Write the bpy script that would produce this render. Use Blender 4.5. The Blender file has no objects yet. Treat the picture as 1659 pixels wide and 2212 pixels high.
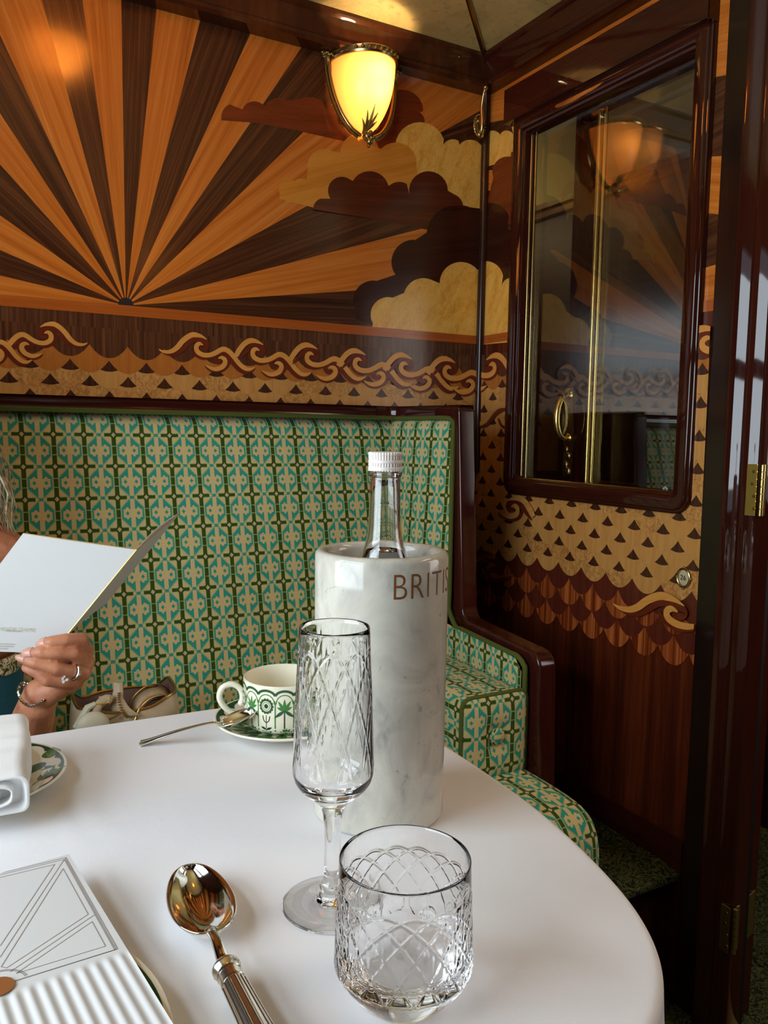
import bpy, bmesh, math, random
import numpy as np
from mathutils import Vector, Matrix
from mathutils.geometry import tessellate_polygon

random.seed(7)
rng = np.random.default_rng(7)
SC = bpy.context.scene
COL = SC.collection
PI = math.pi

# ------------------------------------------------------------------ camera
W, H, F = 1659.0, 2212.0, 1741.0
PPX, PPY = 829.5, 1106.0
CAMZ = 1.10
def _u(v): return v / np.linalg.norm(v)
_X = _u(np.array([3950 - PPX, 980 - PPY, F]))
_Y = np.array([-150 - PPX, 917 - PPY, F]); _Y = _u(_Y - _X * (_X @ _Y))
_Z = np.cross(_X, _Y)
ROT = np.stack([_X, _Y, _Z])
CAMP = np.array([0.0, 0.0, CAMZ])
cam = bpy.data.cameras.new('camera'); camo = bpy.data.objects.new('camera', cam); COL.objects.link(camo)
cam.sensor_fit = 'HORIZONTAL'; cam.sensor_width = 36.0; cam.lens = F / W * 36.0
cam.clip_start = 0.01; cam.clip_end = 50
_m = np.eye(4); _m[:3, 0] = ROT[:, 0]; _m[:3, 1] = -ROT[:, 1]; _m[:3, 2] = -ROT[:, 2]; _m[:3, 3] = CAMP
camo.matrix_world = Matrix(_m.tolist())
SC.camera = camo

# ------------------------------------------------------------------ view, world, daylight
SC.view_settings.view_transform = 'Standard'
SC.view_settings.look = 'None'
SC.view_settings.exposure = 0.0
SC.view_settings.gamma = 1.0
SC.view_settings.use_curve_mapping = False
SC.cycles.max_bounces = 16
SC.cycles.transmission_bounces = 14
SC.cycles.glossy_bounces = 6
SC.cycles.diffuse_bounces = 5
SC.cycles.transparent_max_bounces = 12
SC.cycles.caustics_refractive = True
SC.cycles.caustics_reflective = True
SC.cycles.blur_glossy = 0.3
SC.cycles.sample_clamp_indirect = 6.0
SC.cycles.use_denoising = True

world = bpy.data.worlds.new('daylight'); SC.world = world
world.use_nodes = True
world.node_tree.nodes['Background'].inputs[0].default_value = (0.75, 0.85, 1.0, 1)
world.node_tree.nodes['Background'].inputs[1].default_value = 1.0

def area_light(name, loc, size, size_y, energy, color, rot, spread=180):
    l = bpy.data.lights.new(name, 'AREA'); l.shape = 'RECTANGLE'; l.size = size; l.size_y = size_y
    l.energy = energy; l.color = color; l.spread = math.radians(spread)
    o = bpy.data.objects.new(name, l); COL.objects.link(o); o.location = loc; o.rotation_euler = rot
    return o
def point_light(name, loc, energy, color, r=0.02, parent=None):
    l = bpy.data.lights.new(name, 'POINT'); l.energy = energy; l.color = color; l.shadow_soft_size = r
    o = bpy.data.objects.new(name, l); COL.objects.link(o); o.location = loc
    return o
# daylight entering by the carriage window on the left (outside the frame), plus two added corridor fills
area_light('daylight_carriage_window', (-0.60, 0.52, 1.30), 0.80, 0.95, 19.5, (0.79, 0.91, 1.0), (0, math.radians(-90), 0))
area_light('corridor_down_fill', (1.66, 0.15, 2.07), 0.35, 0.9, 9.0, (1.0, 0.76, 0.55), (0, 0, 0), 150)  # added fill to lift the dim floor and jamb, no known lamp
area_light('corridor_side_fill', (2.08, -0.05, 1.35), 0.75, 0.8, 6.5, (1.0, 0.88, 0.80), (0, math.radians(90), 0))  # warm fill added behind the unseen corridor opening

# ------------------------------------------------------------------ helpers
def lin(c):
    c = c / 255.0
    return c / 12.92 if c <= 0.04045 else ((c + 0.055) / 1.055) ** 2.4
def rgb(r, g, b): return (lin(r), lin(g), lin(b), 1.0)

def ray(px, py): return ROT @ np.array([px - PPX, py - PPY, F])
def at_x(px, py, x): d = ray(px, py); return CAMP + d * (x / d[0])
def at_y(px, py, y): d = ray(px, py); return CAMP + d * (y / d[1])
def at_z(px, py, z): d = ray(px, py); return CAMP + d * ((z - CAMZ) / d[2])
def at_d(px, py, dep): return CAMP + ray(px, py) * (dep / F)
def at_plane(px, py, p0, n):
    d = ray(px, py); return CAMP + d * (np.dot(p0 - CAMP, n) / np.dot(d, n))

BASE = {}
def empty(name, loc, label, cat, group=None, kind=None):
    o = bpy.data.objects.new(name, None); COL.objects.link(o); o.location = [float(v) for v in loc]
    o.empty_display_size = 0.05
    BASE[o.name] = np.array(loc, dtype=float)
    tag(o, label, cat, group, kind)
    return o
def tag(o, label=None, cat=None, group=None, kind=None):
    if label: o['label'] = label
    if cat: o['category'] = cat
    if group: o['group'] = group
    if kind: o['kind'] = kind
    return o

class MB:
    """collects vertices, faces, materials and uvs for ONE mesh object"""
    def __init__(s): s.v = []; s.f = []; s.m = []; s.uv = []; s.n = 0
    def add(s, verts, faces, mat=0, uv=None):
        verts = np.asarray(verts, dtype=float).reshape(-1, 3)
        b = s.n; s.v.append(verts); s.n += len(verts)
        for i, f in enumerate(faces):
            s.f.append([b + k for k in f])
            s.m.append(mat if not isinstance(mat, (list, tuple)) else mat[i])
            if uv is None: s.uv.append([(0, 0)] * len(f))
            elif callable(uv): s.uv.append([uv(verts[k]) for k in f])
            else: s.uv.append([uv[k] for k in f])
        return s
    def box(s, a, b, mat=0, uv=None):
        x0, y0, z0 = a; x1, y1, z1 = b
        v = [(x0,y0,z0),(x1,y0,z0),(x1,y1,z0),(x0,y1,z0),(x0,y0,z1),(x1,y0,z1),(x1,y1,z1),(x0,y1,z1)]
        f = [(0,3,2,1),(4,5,6,7),(0,1,5,4),(1,2,6,5),(2,3,7,6),(3,0,4,7)]
        for q in f:      # box-mapped uv in metres, grain along the longest side
            P = np.array([v[k] for k in q], float)
            ext = P.max(0) - P.min(0); ax = [i for i in range(3) if ext[i] > 1e-9]
            ax = sorted(ax, key=lambda i: -ext[i]) if uv != 'xy' else ax
            if len(ax) < 2: ax = [0, 1]
            uvs = [(p[ax[0]], p[ax[1]] + 0.37 * p[3 - ax[0] - ax[1]]) for p in P]
            s.add(P, [(0, 1, 2, 3)], mat, uvs)
        return s
    def grid(s, P, mat=0, uv=None, closed_u=False, closed_v=False, flip=False):
        """P[i][j] -> points; uv[i][j]"""
        P = np.asarray(P, float); n, m = P.shape[:2]
        idx = lambda i, j: (i % n) * m + (j % m)
        F_, U = [], []
        for i in range(n if closed_u else n - 1):
            for j in range(m if closed_v else m - 1):
                q = [(i, j), (i + 1, j), (i + 1, j + 1), (i, j + 1)]
                if flip: q = q[::-1]
                F_.append([idx(*t) for t in q])
                if uv is not None: U.append([tuple(uv(*t)) if callable(uv) else tuple(uv[t[0] % n][t[1] % m]) for t in q])
        b = s.n; s.v.append(P.reshape(-1, 3)); s.n += n * m
        for k, f in enumerate(F_):
            s.f.append([b + i for i in f]); s.m.append(mat); s.uv.append(U[k] if uv is not None else [(0, 0)] * 4)
        return s
    def lathe(s, prof, c=(0,0,0), seg=48, mat=0, M=None, disp=None, capb=False, capt=False):
        th = np.linspace(0, 2 * PI, seg, endpoint=False)
        P = np.zeros((len(prof), seg, 3))
        for i, (r, z) in enumerate(prof):
            rr = r if disp is None else disp(i, th, r, z)
            P[i, :, 0] = rr * np.cos(th); P[i, :, 1] = rr * np.sin(th); P[i, :, 2] = z
        if M is not None: P = P @ np.array(M)[:3, :3].T + np.array(M)[:3, 3]
        P = P + np.array(c, float)
        L = [0]
        for i in range(1, len(prof)): L.append(L[-1] + math.hypot(prof[i][0]-prof[i-1][0], prof[i][1]-prof[i-1][1]))
        rm = max(p[0] for p in prof)
        s.grid(P, mat, lambda i, j: (L[i], j / seg * 2 * PI * rm), closed_v=True, flip=True)
        b = s.n - len(prof) * seg
        if capb: s.f.append([b + k for k in range(seg)][::-1]); s.m.append(mat); s.uv.append([(0,0)] * seg)
        if capt: s.f.append([b + (len(prof)-1)*seg + k for k in range(seg)]); s.m.append(mat); s.uv.append([(0,0)] * seg)
        return s
    def tube(s, path, rad, seg=10, mat=0, closed=False, caps=True, flat=(1, 1), up=None):
        path = np.asarray(path, float); n = len(path)
        rad = np.full(n, rad) if np.isscalar(rad) else np.asarray(rad, float)
        T = np.zeros_like(path)
        for i in range(n):
            a = path[(i - 1) % n] if closed or i > 0 else path[0]
            b = path[(i + 1) % n] if closed or i < n - 1 else path[-1]
            T[i] = _u(b - a)
        up0 = np.array([0, 0, 1.0]) if up is None else np.array(up, float)
        if abs(T[0] @ up0) > 0.9 and up is None: up0 = np.array([1.0, 0, 0])
        N = _u(up0 - T[0] * (T[0] @ up0)); P = np.zeros((n, seg, 3)); Ls = np.zeros(n)
        th = np.linspace(0, 2 * PI, seg, endpoint=False)
        for i in range(n):
            if i: Ls[i] = Ls[i-1] + np.linalg.norm(path[i] - path[i-1])
            N = N - T[i] * (N @ T[i]); N = _u(N); B = np.cross(T[i], N)
            P[i] = path[i] + rad[i] * (flat[0] * np.cos(th)[:, None] * N + flat[1] * np.sin(th)[:, None] * B)
        s.grid(P, mat, lambda i, j: (Ls[i % n], j / seg * 2 * PI * float(rad.max())), closed_u=closed, closed_v=True, flip=True)
        if caps and not closed:
            b = s.n - n * seg
            s.f.append([b + k for k in range(seg)][::-1]); s.m.append(mat); s.uv.append([(0,0)] * seg)
            s.f.append([b + (n-1)*seg + k for k in range(seg)]); s.m.append(mat); s.uv.append([(0,0)] * seg)
        return s
    def sphere(s, c, r, seg=16, rings=10, mat=0, scale=(1,1,1), M=None):
        pr = [(max(1e-5, math.sin(PI * i / rings)), -math.cos(PI * i / rings)) for i in range(rings + 1)]
        th = np.linspace(0, 2*PI, seg, endpoint=False)
        P = np.array([[(a*math.cos(t)*r*scale[0], a*math.sin(t)*r*scale[1], z*r*scale[2]) for t in th] for a, z in pr])
        if M is not None: P = P @ np.array(M).T
        s.grid(P + np.array(c, float), mat, lambda i, j: (i * r * PI / rings, j * r * 2 * PI / seg), closed_v=True, flip=True)
        return s
    def capsule(s, p0, r0, p1, r1, seg=18, hs=5):
        p0 = np.array(p0, float); p1 = np.array(p1, float); d = _u(p1 - p0)
        a = np.array([0, 0, 1.0]) if abs(d[2]) < .9 else np.array([1.0, 0, 0])
        n = _u(np.cross(d, a)); b = np.cross(d, n); th = np.linspace(0, 2*PI, seg, endpoint=False)
        rings = []
        for i in range(hs + 1):
            t = PI/2 * (1 - i / hs); rings.append((p0 - d * r0 * math.sin(t), max(1e-5, r0 * math.cos(t))))
        for i in range(hs + 1):
            t = PI/2 * i / hs; rings.append((p1 + d * r1 * math.sin(t), max(1e-5, r1 * math.cos(t))))
        P = np.array([[c + r * (math.cos(t) * n + math.sin(t) * b) for t in th] for c, r in rings])
        s.grid(P, closed_v=True, flip=True)
        return s

def mesh_of(name, mb, mats, base, smooth=True, angle=40):
    me = bpy.data.meshes.new(name)
    V = np.concatenate(mb.v) - base
    me.from_pydata(V.tolist(), [], mb.f)
    for m in mats: me.materials.append(m)
    me.polygons.foreach_set('material_index', mb.m)
    me.polygons.foreach_set('use_smooth', [smooth] * len(mb.f))
    uvl = me.uv_layers.new(name='UVMap')
    flat = [c for f in mb.uv for p in f for c in p]
    uvl.data.foreach_set('uv', flat)
    me.update(); me.validate()
    if smooth and angle < 180: me.set_sharp_from_angle(angle=math.radians(angle))
    return me
def obj(name, mb, mats, parent=None, smooth=True, angle=40, bevel=None, subsurf=0, **tags):
    if not isinstance(mats, (list, tuple)): mats = [mats]
    base = np.zeros(3)
    if parent is not None: base = BASE[parent.name]
    me = mesh_of(name, mb, mats, base, smooth, angle)
    o = bpy.data.objects.new(name, me); COL.objects.link(o)
    if parent is not None: o.parent = parent
    BASE[o.name] = base
    if bevel:
        b = o.modifiers.new('bevel', 'BEVEL'); b.width = bevel; b.segments = 3; b.limit_method = 'ANGLE'; b.angle_limit = math.radians(40)
        b.harden_normals = False
    if subsurf:
        b = o.modifiers.new('subdiv', 'SUBSURF'); b.levels = subsurf; b.render_levels = subsurf
    if tags: tag(o, **tags)
    return o
def struct(name, mb, mats, label=None, cat=None, **k):
    o = obj(name, mb, mats, None, **k); o['kind'] = 'structure'
    tag(o, label, cat)
    return o
def spline(pts, n=8, closed=False):
    pts = np.asarray(pts, float); m = len(pts); out = []
    rngi = range(m if closed else m - 1)
    for i in rngi:
        p0 = pts[(i-1) % m] if closed or i > 0 else pts[0]
        p1 = pts[i]; p2 = pts[(i+1) % m]
        p3 = pts[(i+2) % m] if closed or i < m - 2 else pts[-1]
        for k in range(n):
            t = k / n
            out.append(0.5 * ((2*p1) + (-p0+p2)*t + (2*p0-5*p1+4*p2-p3)*t*t + (-p0+3*p1-3*p2+p3)*t**3))
    if not closed: out.append(pts[-1])
    return np.array(out)

# ------------------------------------------------------------------ materials
def new_mat(name):
    m = bpy.data.materials.new(name); m.use_nodes = True
    nt = m.node_tree; b = nt.nodes['Principled BSDF']
    return m, nt, b
def plain(name, col, rough=0.5, metal=0.0, **kw):
    m, nt, b = new_mat(name)
    b.inputs['Base Color'].default_value = col; b.inputs['Roughness'].default_value = rough; b.inputs['Metallic'].default_value = metal
    for k, v in kw.items(): b.inputs[k.replace('_', ' ')].default_value = v
    return m
def noise(nt, vec, scale, detail=4, rough=0.55, dist=0.0):
    n = nt.nodes.new('ShaderNodeTexNoise'); n.inputs['Scale'].default_value = scale
    n.inputs['Detail'].default_value = detail; n.inputs['Roughness'].default_value = rough; n.inputs['Distortion'].default_value = dist
    if vec is not None: nt.links.new(vec, n.inputs['Vector'])
    return n.outputs['Fac']
def ramp(nt, fac, stops):
    r = nt.nodes.new('ShaderNodeValToRGB'); e = r.color_ramp.elements
    while len(e) < len(stops): e.new(0.5)
    for i, (p, c) in enumerate(stops): e[i].position = p; e[i].color = c
    nt.links.new(fac, r.inputs['Fac']); return r.outputs['Color']
def mapping(nt, vec, scale=(1,1,1), loc=(0,0,0), rot=(0,0,0)):
    n = nt.nodes.new('ShaderNodeMapping'); n.inputs['Scale'].default_value = scale
    n.inputs['Location'].default_value = loc; n.inputs['Rotation'].default_value = rot
    nt.links.new(vec, n.inputs['Vector']); return n.outputs['Vector']
def mixc(nt, fac, a, b, mode='MIX'):
    n = nt.nodes.new('ShaderNodeMix'); n.data_type = 'RGBA'; n.blend_type = mode
    for sock, v in ((n.inputs['Factor'], fac), (n.inputs['A'], a), (n.inputs['B'], b)):
        pass
    ins = [n.inputs[0], n.inputs[6], n.inputs[7]]
    for sock, v in zip(ins, (fac, a, b)):
        if isinstance(v, bpy.types.NodeSocket): nt.links.new(v, sock)
        else: sock.default_value = v
    return n.outputs[2]
def uvvec(nt): return nt.nodes.new('ShaderNodeUVMap').outputs['UV']
def objvec(nt): return nt.nodes.new('ShaderNodeTexCoord').outputs['Object']
def bump(nt, b, h, strength=0.2, dist=0.001):
    n = nt.nodes.new('ShaderNodeBump'); n.inputs['Strength'].default_value = strength; n.inputs['Distance'].default_value = dist
    nt.links.new(h, n.inputs['Height']); nt.links.new(n.outputs['Normal'], b.inputs['Normal'])

def wood(name, dark, mid, light, su=2.5, sv=45.0, rough=0.22, fig=0.0, coat=0.0, spec=0.5, lo=0.3, hi=0.7):
    """varnished veneer: u runs along the grain, v across, both in metres"""
    m, nt, b = new_mat(name); uv = uvvec(nt)
    f = noise(nt, mapping(nt, uv, (su, sv, 1)), 1.0, 5, 0.6, 0.3)
    g = noise(nt, mapping(nt, uv, (su * 6, sv * 5, 1), (3.1, 1.7, 0)), 1.0, 3, 0.6)
    a = nt.nodes.new('ShaderNodeMath'); a.operation = 'MULTIPLY_ADD'; a.inputs[1].default_value = 0.3
    nt.links.new(g, a.inputs[0])
    s_ = nt.nodes.new('ShaderNodeMath'); s_.operation = 'MULTIPLY'; s_.inputs[1].default_value = 0.72; nt.links.new(f, s_.inputs[0])
    nt.links.new(s_.outputs[0], a.inputs[2])
    c = ramp(nt, a.outputs[0], [(lo, dark), ((lo + hi) / 2, mid), (hi, light)])
    if fig:
        w = noise(nt, mapping(nt, uv, (55, 70, 1), (9, 2, 0)), 1.0, 3, 0.5, 2.5)
        c = mixc(nt, fig, c, ramp(nt, w, [(0.38, (0.45, 0.38, 0.33, 1)), (0.58, (1.0, 1.0, 1.0, 1))]), 'MULTIPLY')
    nt.links.new(c, b.inputs['Base Color']); b.inputs['Roughness'].default_value = rough
    b.inputs['Specular IOR Level'].default_value = spec
    b.inputs['Coat Weight'].default_value = coat; b.inputs['Coat Roughness'].default_value = 0.03
    return m

class E:
    """tiny arithmetic on node sockets, for the woven pattern"""
    nt = None
    def __init__(s, v): s.v = v
    @staticmethod
    def op(o, *a):
        n = E.nt.nodes.new('ShaderNodeMath'); n.operation = o
        for i, x in enumerate(a):
            x = x.v if isinstance(x, E) else x
            if isinstance(x, (int, float)): n.inputs[i].default_value = x
            else: E.nt.links.new(x, n.inputs[i])
        return E(n.outputs[0])
    def __add__(s, o): return E.op('ADD', s, o)
    __radd__ = __add__
    def __sub__(s, o): return E.op('SUBTRACT', s, o)
    def __rsub__(s, o): return E.op('SUBTRACT', o, s)
    def __mul__(s, o): return E.op('MULTIPLY', s, o)
    __rmul__ = __mul__
    def __lt__(s, o): return E.op('LESS_THAN', s, o)
    def __gt__(s, o): return E.op('GREATER_THAN', s, o)
    def __and__(s, o): return E.op('MULTIPLY', s, o)
    def __or__(s, o): return E.op('MAXIMUM', s, o)
    def abs(s): return E.op('ABSOLUTE', s)
    def inv(s): return E.op('SUBTRACT', 1.0, s)
    def fract(s): return E.op('FRACT', s)
def emin(a, b): return E.op('MINIMUM', a, b)
def emax(a, b): return E.op('MAXIMUM', a, b)

def moquette(name, cw=0.0548, ch=0.0621, swap=False):
    m, nt, b = new_mat(name); E.nt = nt
    uv = uvvec(nt)
    jit = nt.nodes.new('ShaderNodeTexNoise'); jit.inputs['Scale'].default_value = 900; jit.inputs['Detail'].default_value = 1
    nt.links.new(uv, jit.inputs['Vector'])
    sep = nt.nodes.new('ShaderNodeSeparateXYZ'); nt.links.new(uv, sep.inputs[0])
    j = (E(jit.outputs['Fac']) - 0.5)
    U = E(sep.outputs[1 if swap else 0]) * (1 / cw); V = E(sep.outputs[0 if swap else 1]) * (1 / ch)
    V = V + j * 0.05
    u = U.fract(); v = V.fract()
    du = (u - 0.5).abs(); dv = (v - 0.5).abs()          # from the motif's centre
    eu = 0.5 - du; ev = 0.5 - dv                         # from the stripe / cross centre
    # pale outline and blue-green pointed oval
    def octo(w, y0, k): return du < emin(w, w - (dv - y0) * k)
    oval = octo(0.382, 0.17, 1.08) & (dv < 0.450)
    outl = octo(0.410, 0.19, 1.05) & (dv < 0.470)
    bar = du < 0.078
    rr = emax((du - 0.190).abs(), dv * 0.74 + (du - 0.190).abs() * 0.40)
    saw = ((V * 14.0).fract() - 0.5).abs() * 0.05
    blob = (rr < (0.148 - saw)) 
    neck = (dv < 0.055) & (du < 0.2)
    dia = ((du - 0.190).abs() + dv * 0.95) < 0.068
    teal = (oval & (bar | blob | neck).inv()) | (dia & oval) | ((du < 0.075) & (ev < 0.05))
    stripe = eu < 0.072
    ties = ((ev - 0.365).abs() < 0.012) & (eu < 0.10)
    halo = eu < 0.088
    arms = (ev < 0.052) & (eu < 0.315)
    armh = (ev < 0.075) & (eu < 0.335)
    cent = E.op('SQRT', eu * eu + ev * ev) < 0.115
    dot = (eu + ev) < 0.078
    # colours
    cream = rgb(226, 202, 142); pale = rgb(166, 190, 136); tealc = rgb(56, 164, 146); green = rgb(62, 84, 18)
    c = mixc(nt, outl.v, cream, pale)
    c = mixc(nt, oval.v, c, cream)
    c = mixc(nt, teal.v, c, tealc)
    c = mixc(nt, (halo | armh).v, c, pale)
    c = mixc(nt, (stripe | arms | cent).v, c, green)
    c = mixc(nt, (ties & (cent.inv())).v, c, pale)
    c = mixc(nt, dot.v, c, rgb(206, 196, 160))
    fz = noise(nt, uv, 700, 2)
    c = mixc(nt, 1.0, c, ramp(nt, fz, [(0.25, (0.72, 0.72, 0.72, 1)), (0.75, (1.1, 1.1, 1.1, 1))]), 'MULTIPLY')
    nt.links.new(c, b.inputs['Base Color']); b.inputs['Roughness'].default_value = 0.9
    b.inputs['Specular IOR Level'].default_value = 0.15
    b.inputs['Sheen Weight'].default_value = 0.08
    bump(nt, b, fz, 0.35, 0.0008)
    return m

M = {}
# veneers
M['ray_light'] = wood('satinwood_ray', rgb(176, 86, 24), rgb(208, 116, 40), rgb(226, 142, 62), 1.2, 70, 0.16)
M['ray_dark'] = wood('rosewood_ray', rgb(40, 20, 12), rgb(74, 42, 24), rgb(112, 68, 38), 1.2, 110, 0.16)
M['band'] = wood('mahogany_band', rgb(160, 76, 26), rgb(178, 90, 32), rgb(190, 104, 40), 2, 60, 0.16)
M['rosewood'] = wood('rosewood', rgb(46, 24, 16), rgb(88, 52, 32), rgb(122, 78, 46), 1.6, 130, 0.16)
M['cloud_red'] = wood('red_mahogany_cloud', rgb(96, 38, 14), rgb(116, 50, 20), rgb(134, 62, 26), 5, 60, 0.17)
M['cloud_amber'] = wood('amber_cloud', rgb(198, 120, 38), rgb(216, 138, 48), rgb(226, 152, 62), 2, 35, 0.17)
M['cloud_burl'] = wood('burl_cloud', rgb(216, 146, 50), rgb(244, 182, 80), rgb(250, 200, 104), 14, 40, 0.17, fig=0.16)
M['cloud_brown'] = wood('brown_cloud', rgb(70, 28, 14), rgb(88, 38, 18), rgb(104, 48, 24), 3, 50, 0.17)
M['cloud_dark'] = wood('dark_cloud', rgb(48, 20, 12), rgb(60, 26, 16), rgb(72, 34, 20), 3, 50, 0.17)
M['scale_tan'] = wood('tan_scale', rgb(190, 128, 62), rgb(206, 146, 76), rgb(216, 158, 88), 6, 80, 0.25)
M['scale_lace'] = wood('lacewood_scale', rgb(196, 132, 64), rgb(212, 150, 80), rgb(224, 166, 96), 6, 80, 0.25, fig=0.6)
M['fan'] = wood('rosewood_fan', rgb(48, 24, 14), rgb(70, 38, 22), rgb(96, 54, 30), 3, 200, 0.25)
M['wave_tan'] = wood('wave_tan', rgb(214, 140, 60), rgb(226, 154, 72), rgb(234, 164, 84), 4, 60, 0.25)
M['wave_red'] = wood('wave_red', rgb(96, 34, 16), rgb(108, 40, 20), rgb(118, 48, 24), 4, 60, 0.25)
M['wave_orange'] = wood('wave_orange', rgb(172, 96, 34), rgb(184, 108, 42), rgb(194, 120, 50), 3, 60, 0.25)
M['scale_red'] = wood('plum_scale', rgb(78, 32, 20), rgb(92, 38, 24), rgb(104, 46, 28), 3, 60, 0.25)
M['scale_stripe'] = wood('striped_mahogany_scale', rgb(104, 40, 16), rgb(150, 72, 30), rgb(188, 102, 48), 0.5, 75, 0.25, lo=0.44, hi=0.58)
M['panel'] = wood('mahogany_panel', rgb(44, 18, 10), rgb(84, 34, 16), rgb(120, 54, 24), 0.9, 22, 0.2)
M['mahogany'] = wood('polished_mahogany', rgb(50, 18, 14), rgb(62, 23, 17), rgb(76, 30, 21), 2, 40, 0.12)
M['mahogany_gloss'] = wood('gloss_mahogany', rgb(44, 17, 11), rgb(58, 23, 14), rgb(70, 30, 18), 1, 40, 0.035)
M['cornice'] = wood('cornice_mahogany', rgb(44, 20, 11), rgb(68, 33, 17), rgb(98, 52, 26), 7, 3, 0.09)
M['jamb'] = wood('dark_jamb', rgb(28, 16, 11), rgb(36, 22, 15), rgb(44, 28, 19), 2, 30, 0.12)
M['dark_wood'] = wood('dark_wood', rgb(40, 20, 12), rgb(54, 28, 17), rgb(70, 38, 22), 1.5, 40, 0.2)
M['corridor_wood'] = wood('corridor_panelling', rgb(36, 18, 11), rgb(48, 25, 15), rgb(60, 33, 20), 1.5, 40, 0.55, spec=0.2)
M['black_gap'] = plain('black_inlay_gap_shade', rgb(14, 10, 9), 0.6)  # black of sun disc and screw slots; painted shade in the door gap
M['moquette'] = moquette('green_moquette')
M['moquette_r'] = moquette('green_moquette_turned', swap=True)
M['piping'] = plain('olive_piping', rgb(84, 92, 28), 0.85)
M['brass'] = plain('brass', (0.82, 0.60, 0.20, 1), 0.26, 1.0)
M['brass_antique'] = plain('antique_brass', (0.52, 0.38, 0.16, 1), 0.24, 1.0)
M['brass_dull'] = plain('dull_brass', (0.42, 0.32, 0.11, 1), 0.45, 1.0)
M['silver'] = plain('polished_silver', (0.80, 0.78, 0.73, 1), 0.07, 1.0)
M['glass'] = plain('clear_glass', (1, 1, 1, 1), 0.0, 0.0, Transmission_Weight=1.0, IOR=1.5)
M['pane'] = plain('window_glass', (0.86, 0.87, 0.84, 1), 0.0, 0.0, Transmission_Weight=1.0, IOR=1.85)
M['water'] = plain('water', (0.985, 1, 0.99, 1), 0.0, 0.0, Transmission_Weight=1.0, IOR=1.33)
M['white_plastic'] = plain('white_cap', rgb(236, 226, 218), 0.35)
M['paper'] = plain('white_card', rgb(212, 212, 210), 0.55)
M['paper_line'] = plain('printed_line', rgb(150, 140, 134), 0.6)
M['gold_edge'] = plain('gold_edge', (0.75, 0.56, 0.20, 1), 0.35, 0.8)
M['gold_ink'] = plain('gold_ink', rgb(176, 166, 140), 0.5)
M['bronze_ink'] = plain('bronze_lettering', rgb(120, 72, 26), 0.45)
M['brown_board'] = plain('brown_board', rgb(140, 84, 36), 0.6)
M['porcelain'] = plain('cream_porcelain', rgb(238, 232, 208), 0.12, 0.0, Coat_Weight=0.4)
M['por_dark'] = plain('dark_green_glaze', rgb(44, 86, 54), 0.14)
M['por_mid'] = plain('mid_green_glaze', rgb(66, 128, 58), 0.14)
M['por_light'] = plain('light_green_glaze', rgb(120, 158, 76), 0.14)
M['por_ink'] = plain('ink_green_glaze', rgb(30, 62, 44), 0.14)

def cloth_mat(name, col, sc=900, transl=0.0):
    m, nt, b = new_mat(name); v = objvec(nt)
    b.inputs['Base Color'].default_value = col; b.inputs['Roughness'].default_value = 0.8
    b.inputs['Specular IOR Level'].default_value = 0.25; b.inputs['Sheen Weight'].default_value = 0.1
    h = noise(nt, v, sc, 2); h2 = noise(nt, v, 16, 3)
    a = E; E.nt = nt
    bump(nt, b, (E(h) * 0.25 + E(h2) * 1.2).v, 0.25, 0.0015)
    return m
M['linen'] = cloth_mat('white_tablecloth', rgb(232, 231, 233))
M['napkin'] = cloth_mat('white_napkin_linen', rgb(238, 237, 235), 700)

def marble():
    m, nt, b = new_mat('veined_marble'); v = objvec(nt)
    n1 = noise(nt, mapping(nt, v, (1, 1, 0.7)), 16, 6, 0.62, 0.9)
    n2 = noise(nt, v, 42, 5, 0.6, 1.6)
    c = ramp(nt, n1, [(0.28, rgb(140, 137, 132)), (0.44, rgb(192, 187, 174)), (0.60, rgb(212, 206, 190)), (0.76, rgb(170, 165, 156))])
    c = mixc(nt, 1.0, c, ramp(nt, n2, [(0.30, (0.62, 0.60, 0.60, 1)), (0.37, (1, 1, 1, 1))]), 'MULTIPLY')
    nt.links.new(c, b.inputs['Base Color']); b.inputs['Roughness'].default_value = 0.1
    b.inputs['Subsurface Weight'].default_value = 0.15; b.inputs['Subsurface Radius'].default_value = (0.01, 0.009, 0.008)
    b.inputs['Subsurface Scale'].default_value = 0.5
    return m
M['marble'] = marble()
def gold_ceiling():
    m, nt, b = new_mat('aged_gold_leaf'); v = objvec(nt)
    n1 = noise(nt, v, 7, 6, 0.65, 0.4); n2 = noise(nt, v, 60, 5, 0.65)
    c = ramp(nt, n1, [(0.3, rgb(170, 144, 84)), (0.5, rgb(204, 176, 112)), (0.7, rgb(222, 188, 116))])
    c = mixc(nt, 1.0, c, ramp(nt, n2, [(0.30, (0.72, 0.68, 0.62, 1)), (0.46, (1, 1, 1, 1))]), 'MULTIPLY')
    nt.links.new(c, b.inputs['Base Color']); b.inputs['Roughness'].default_value = 0.45; b.inputs['Metallic'].default_value = 0.0
    return m
M['gold_leaf'] = gold_ceiling()
def carpet():
    m, nt, b = new_mat('dark_floral_carpet'); v = objvec(nt)
    n1 = noise(nt, v, 34, 4, 0.6, 3.0); n2 = noise(nt, v, 14, 2, 0.5, 1.0); n3 = noise(nt, v, 500, 2)
    c = ramp(nt, n1, [(0.42, rgb(30, 40, 34)), (0.50, rgb(104, 108, 66)), (0.56, rgb(38, 50, 42))])
    c = mixc(nt, ramp(nt, n2, [(0.68, (0, 0, 0, 1)), (0.74, (1, 1, 1, 1))]), c, rgb(120, 96, 40))
    nt.links.new(c, b.inputs['Base Color']); b.inputs['Roughness'].default_value = 1.0
    b.inputs['Specular IOR Level'].default_value = 0.05
    bump(nt, b, n3, 0.8, 0.004)
    return m
M['carpet'] = carpet()
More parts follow.
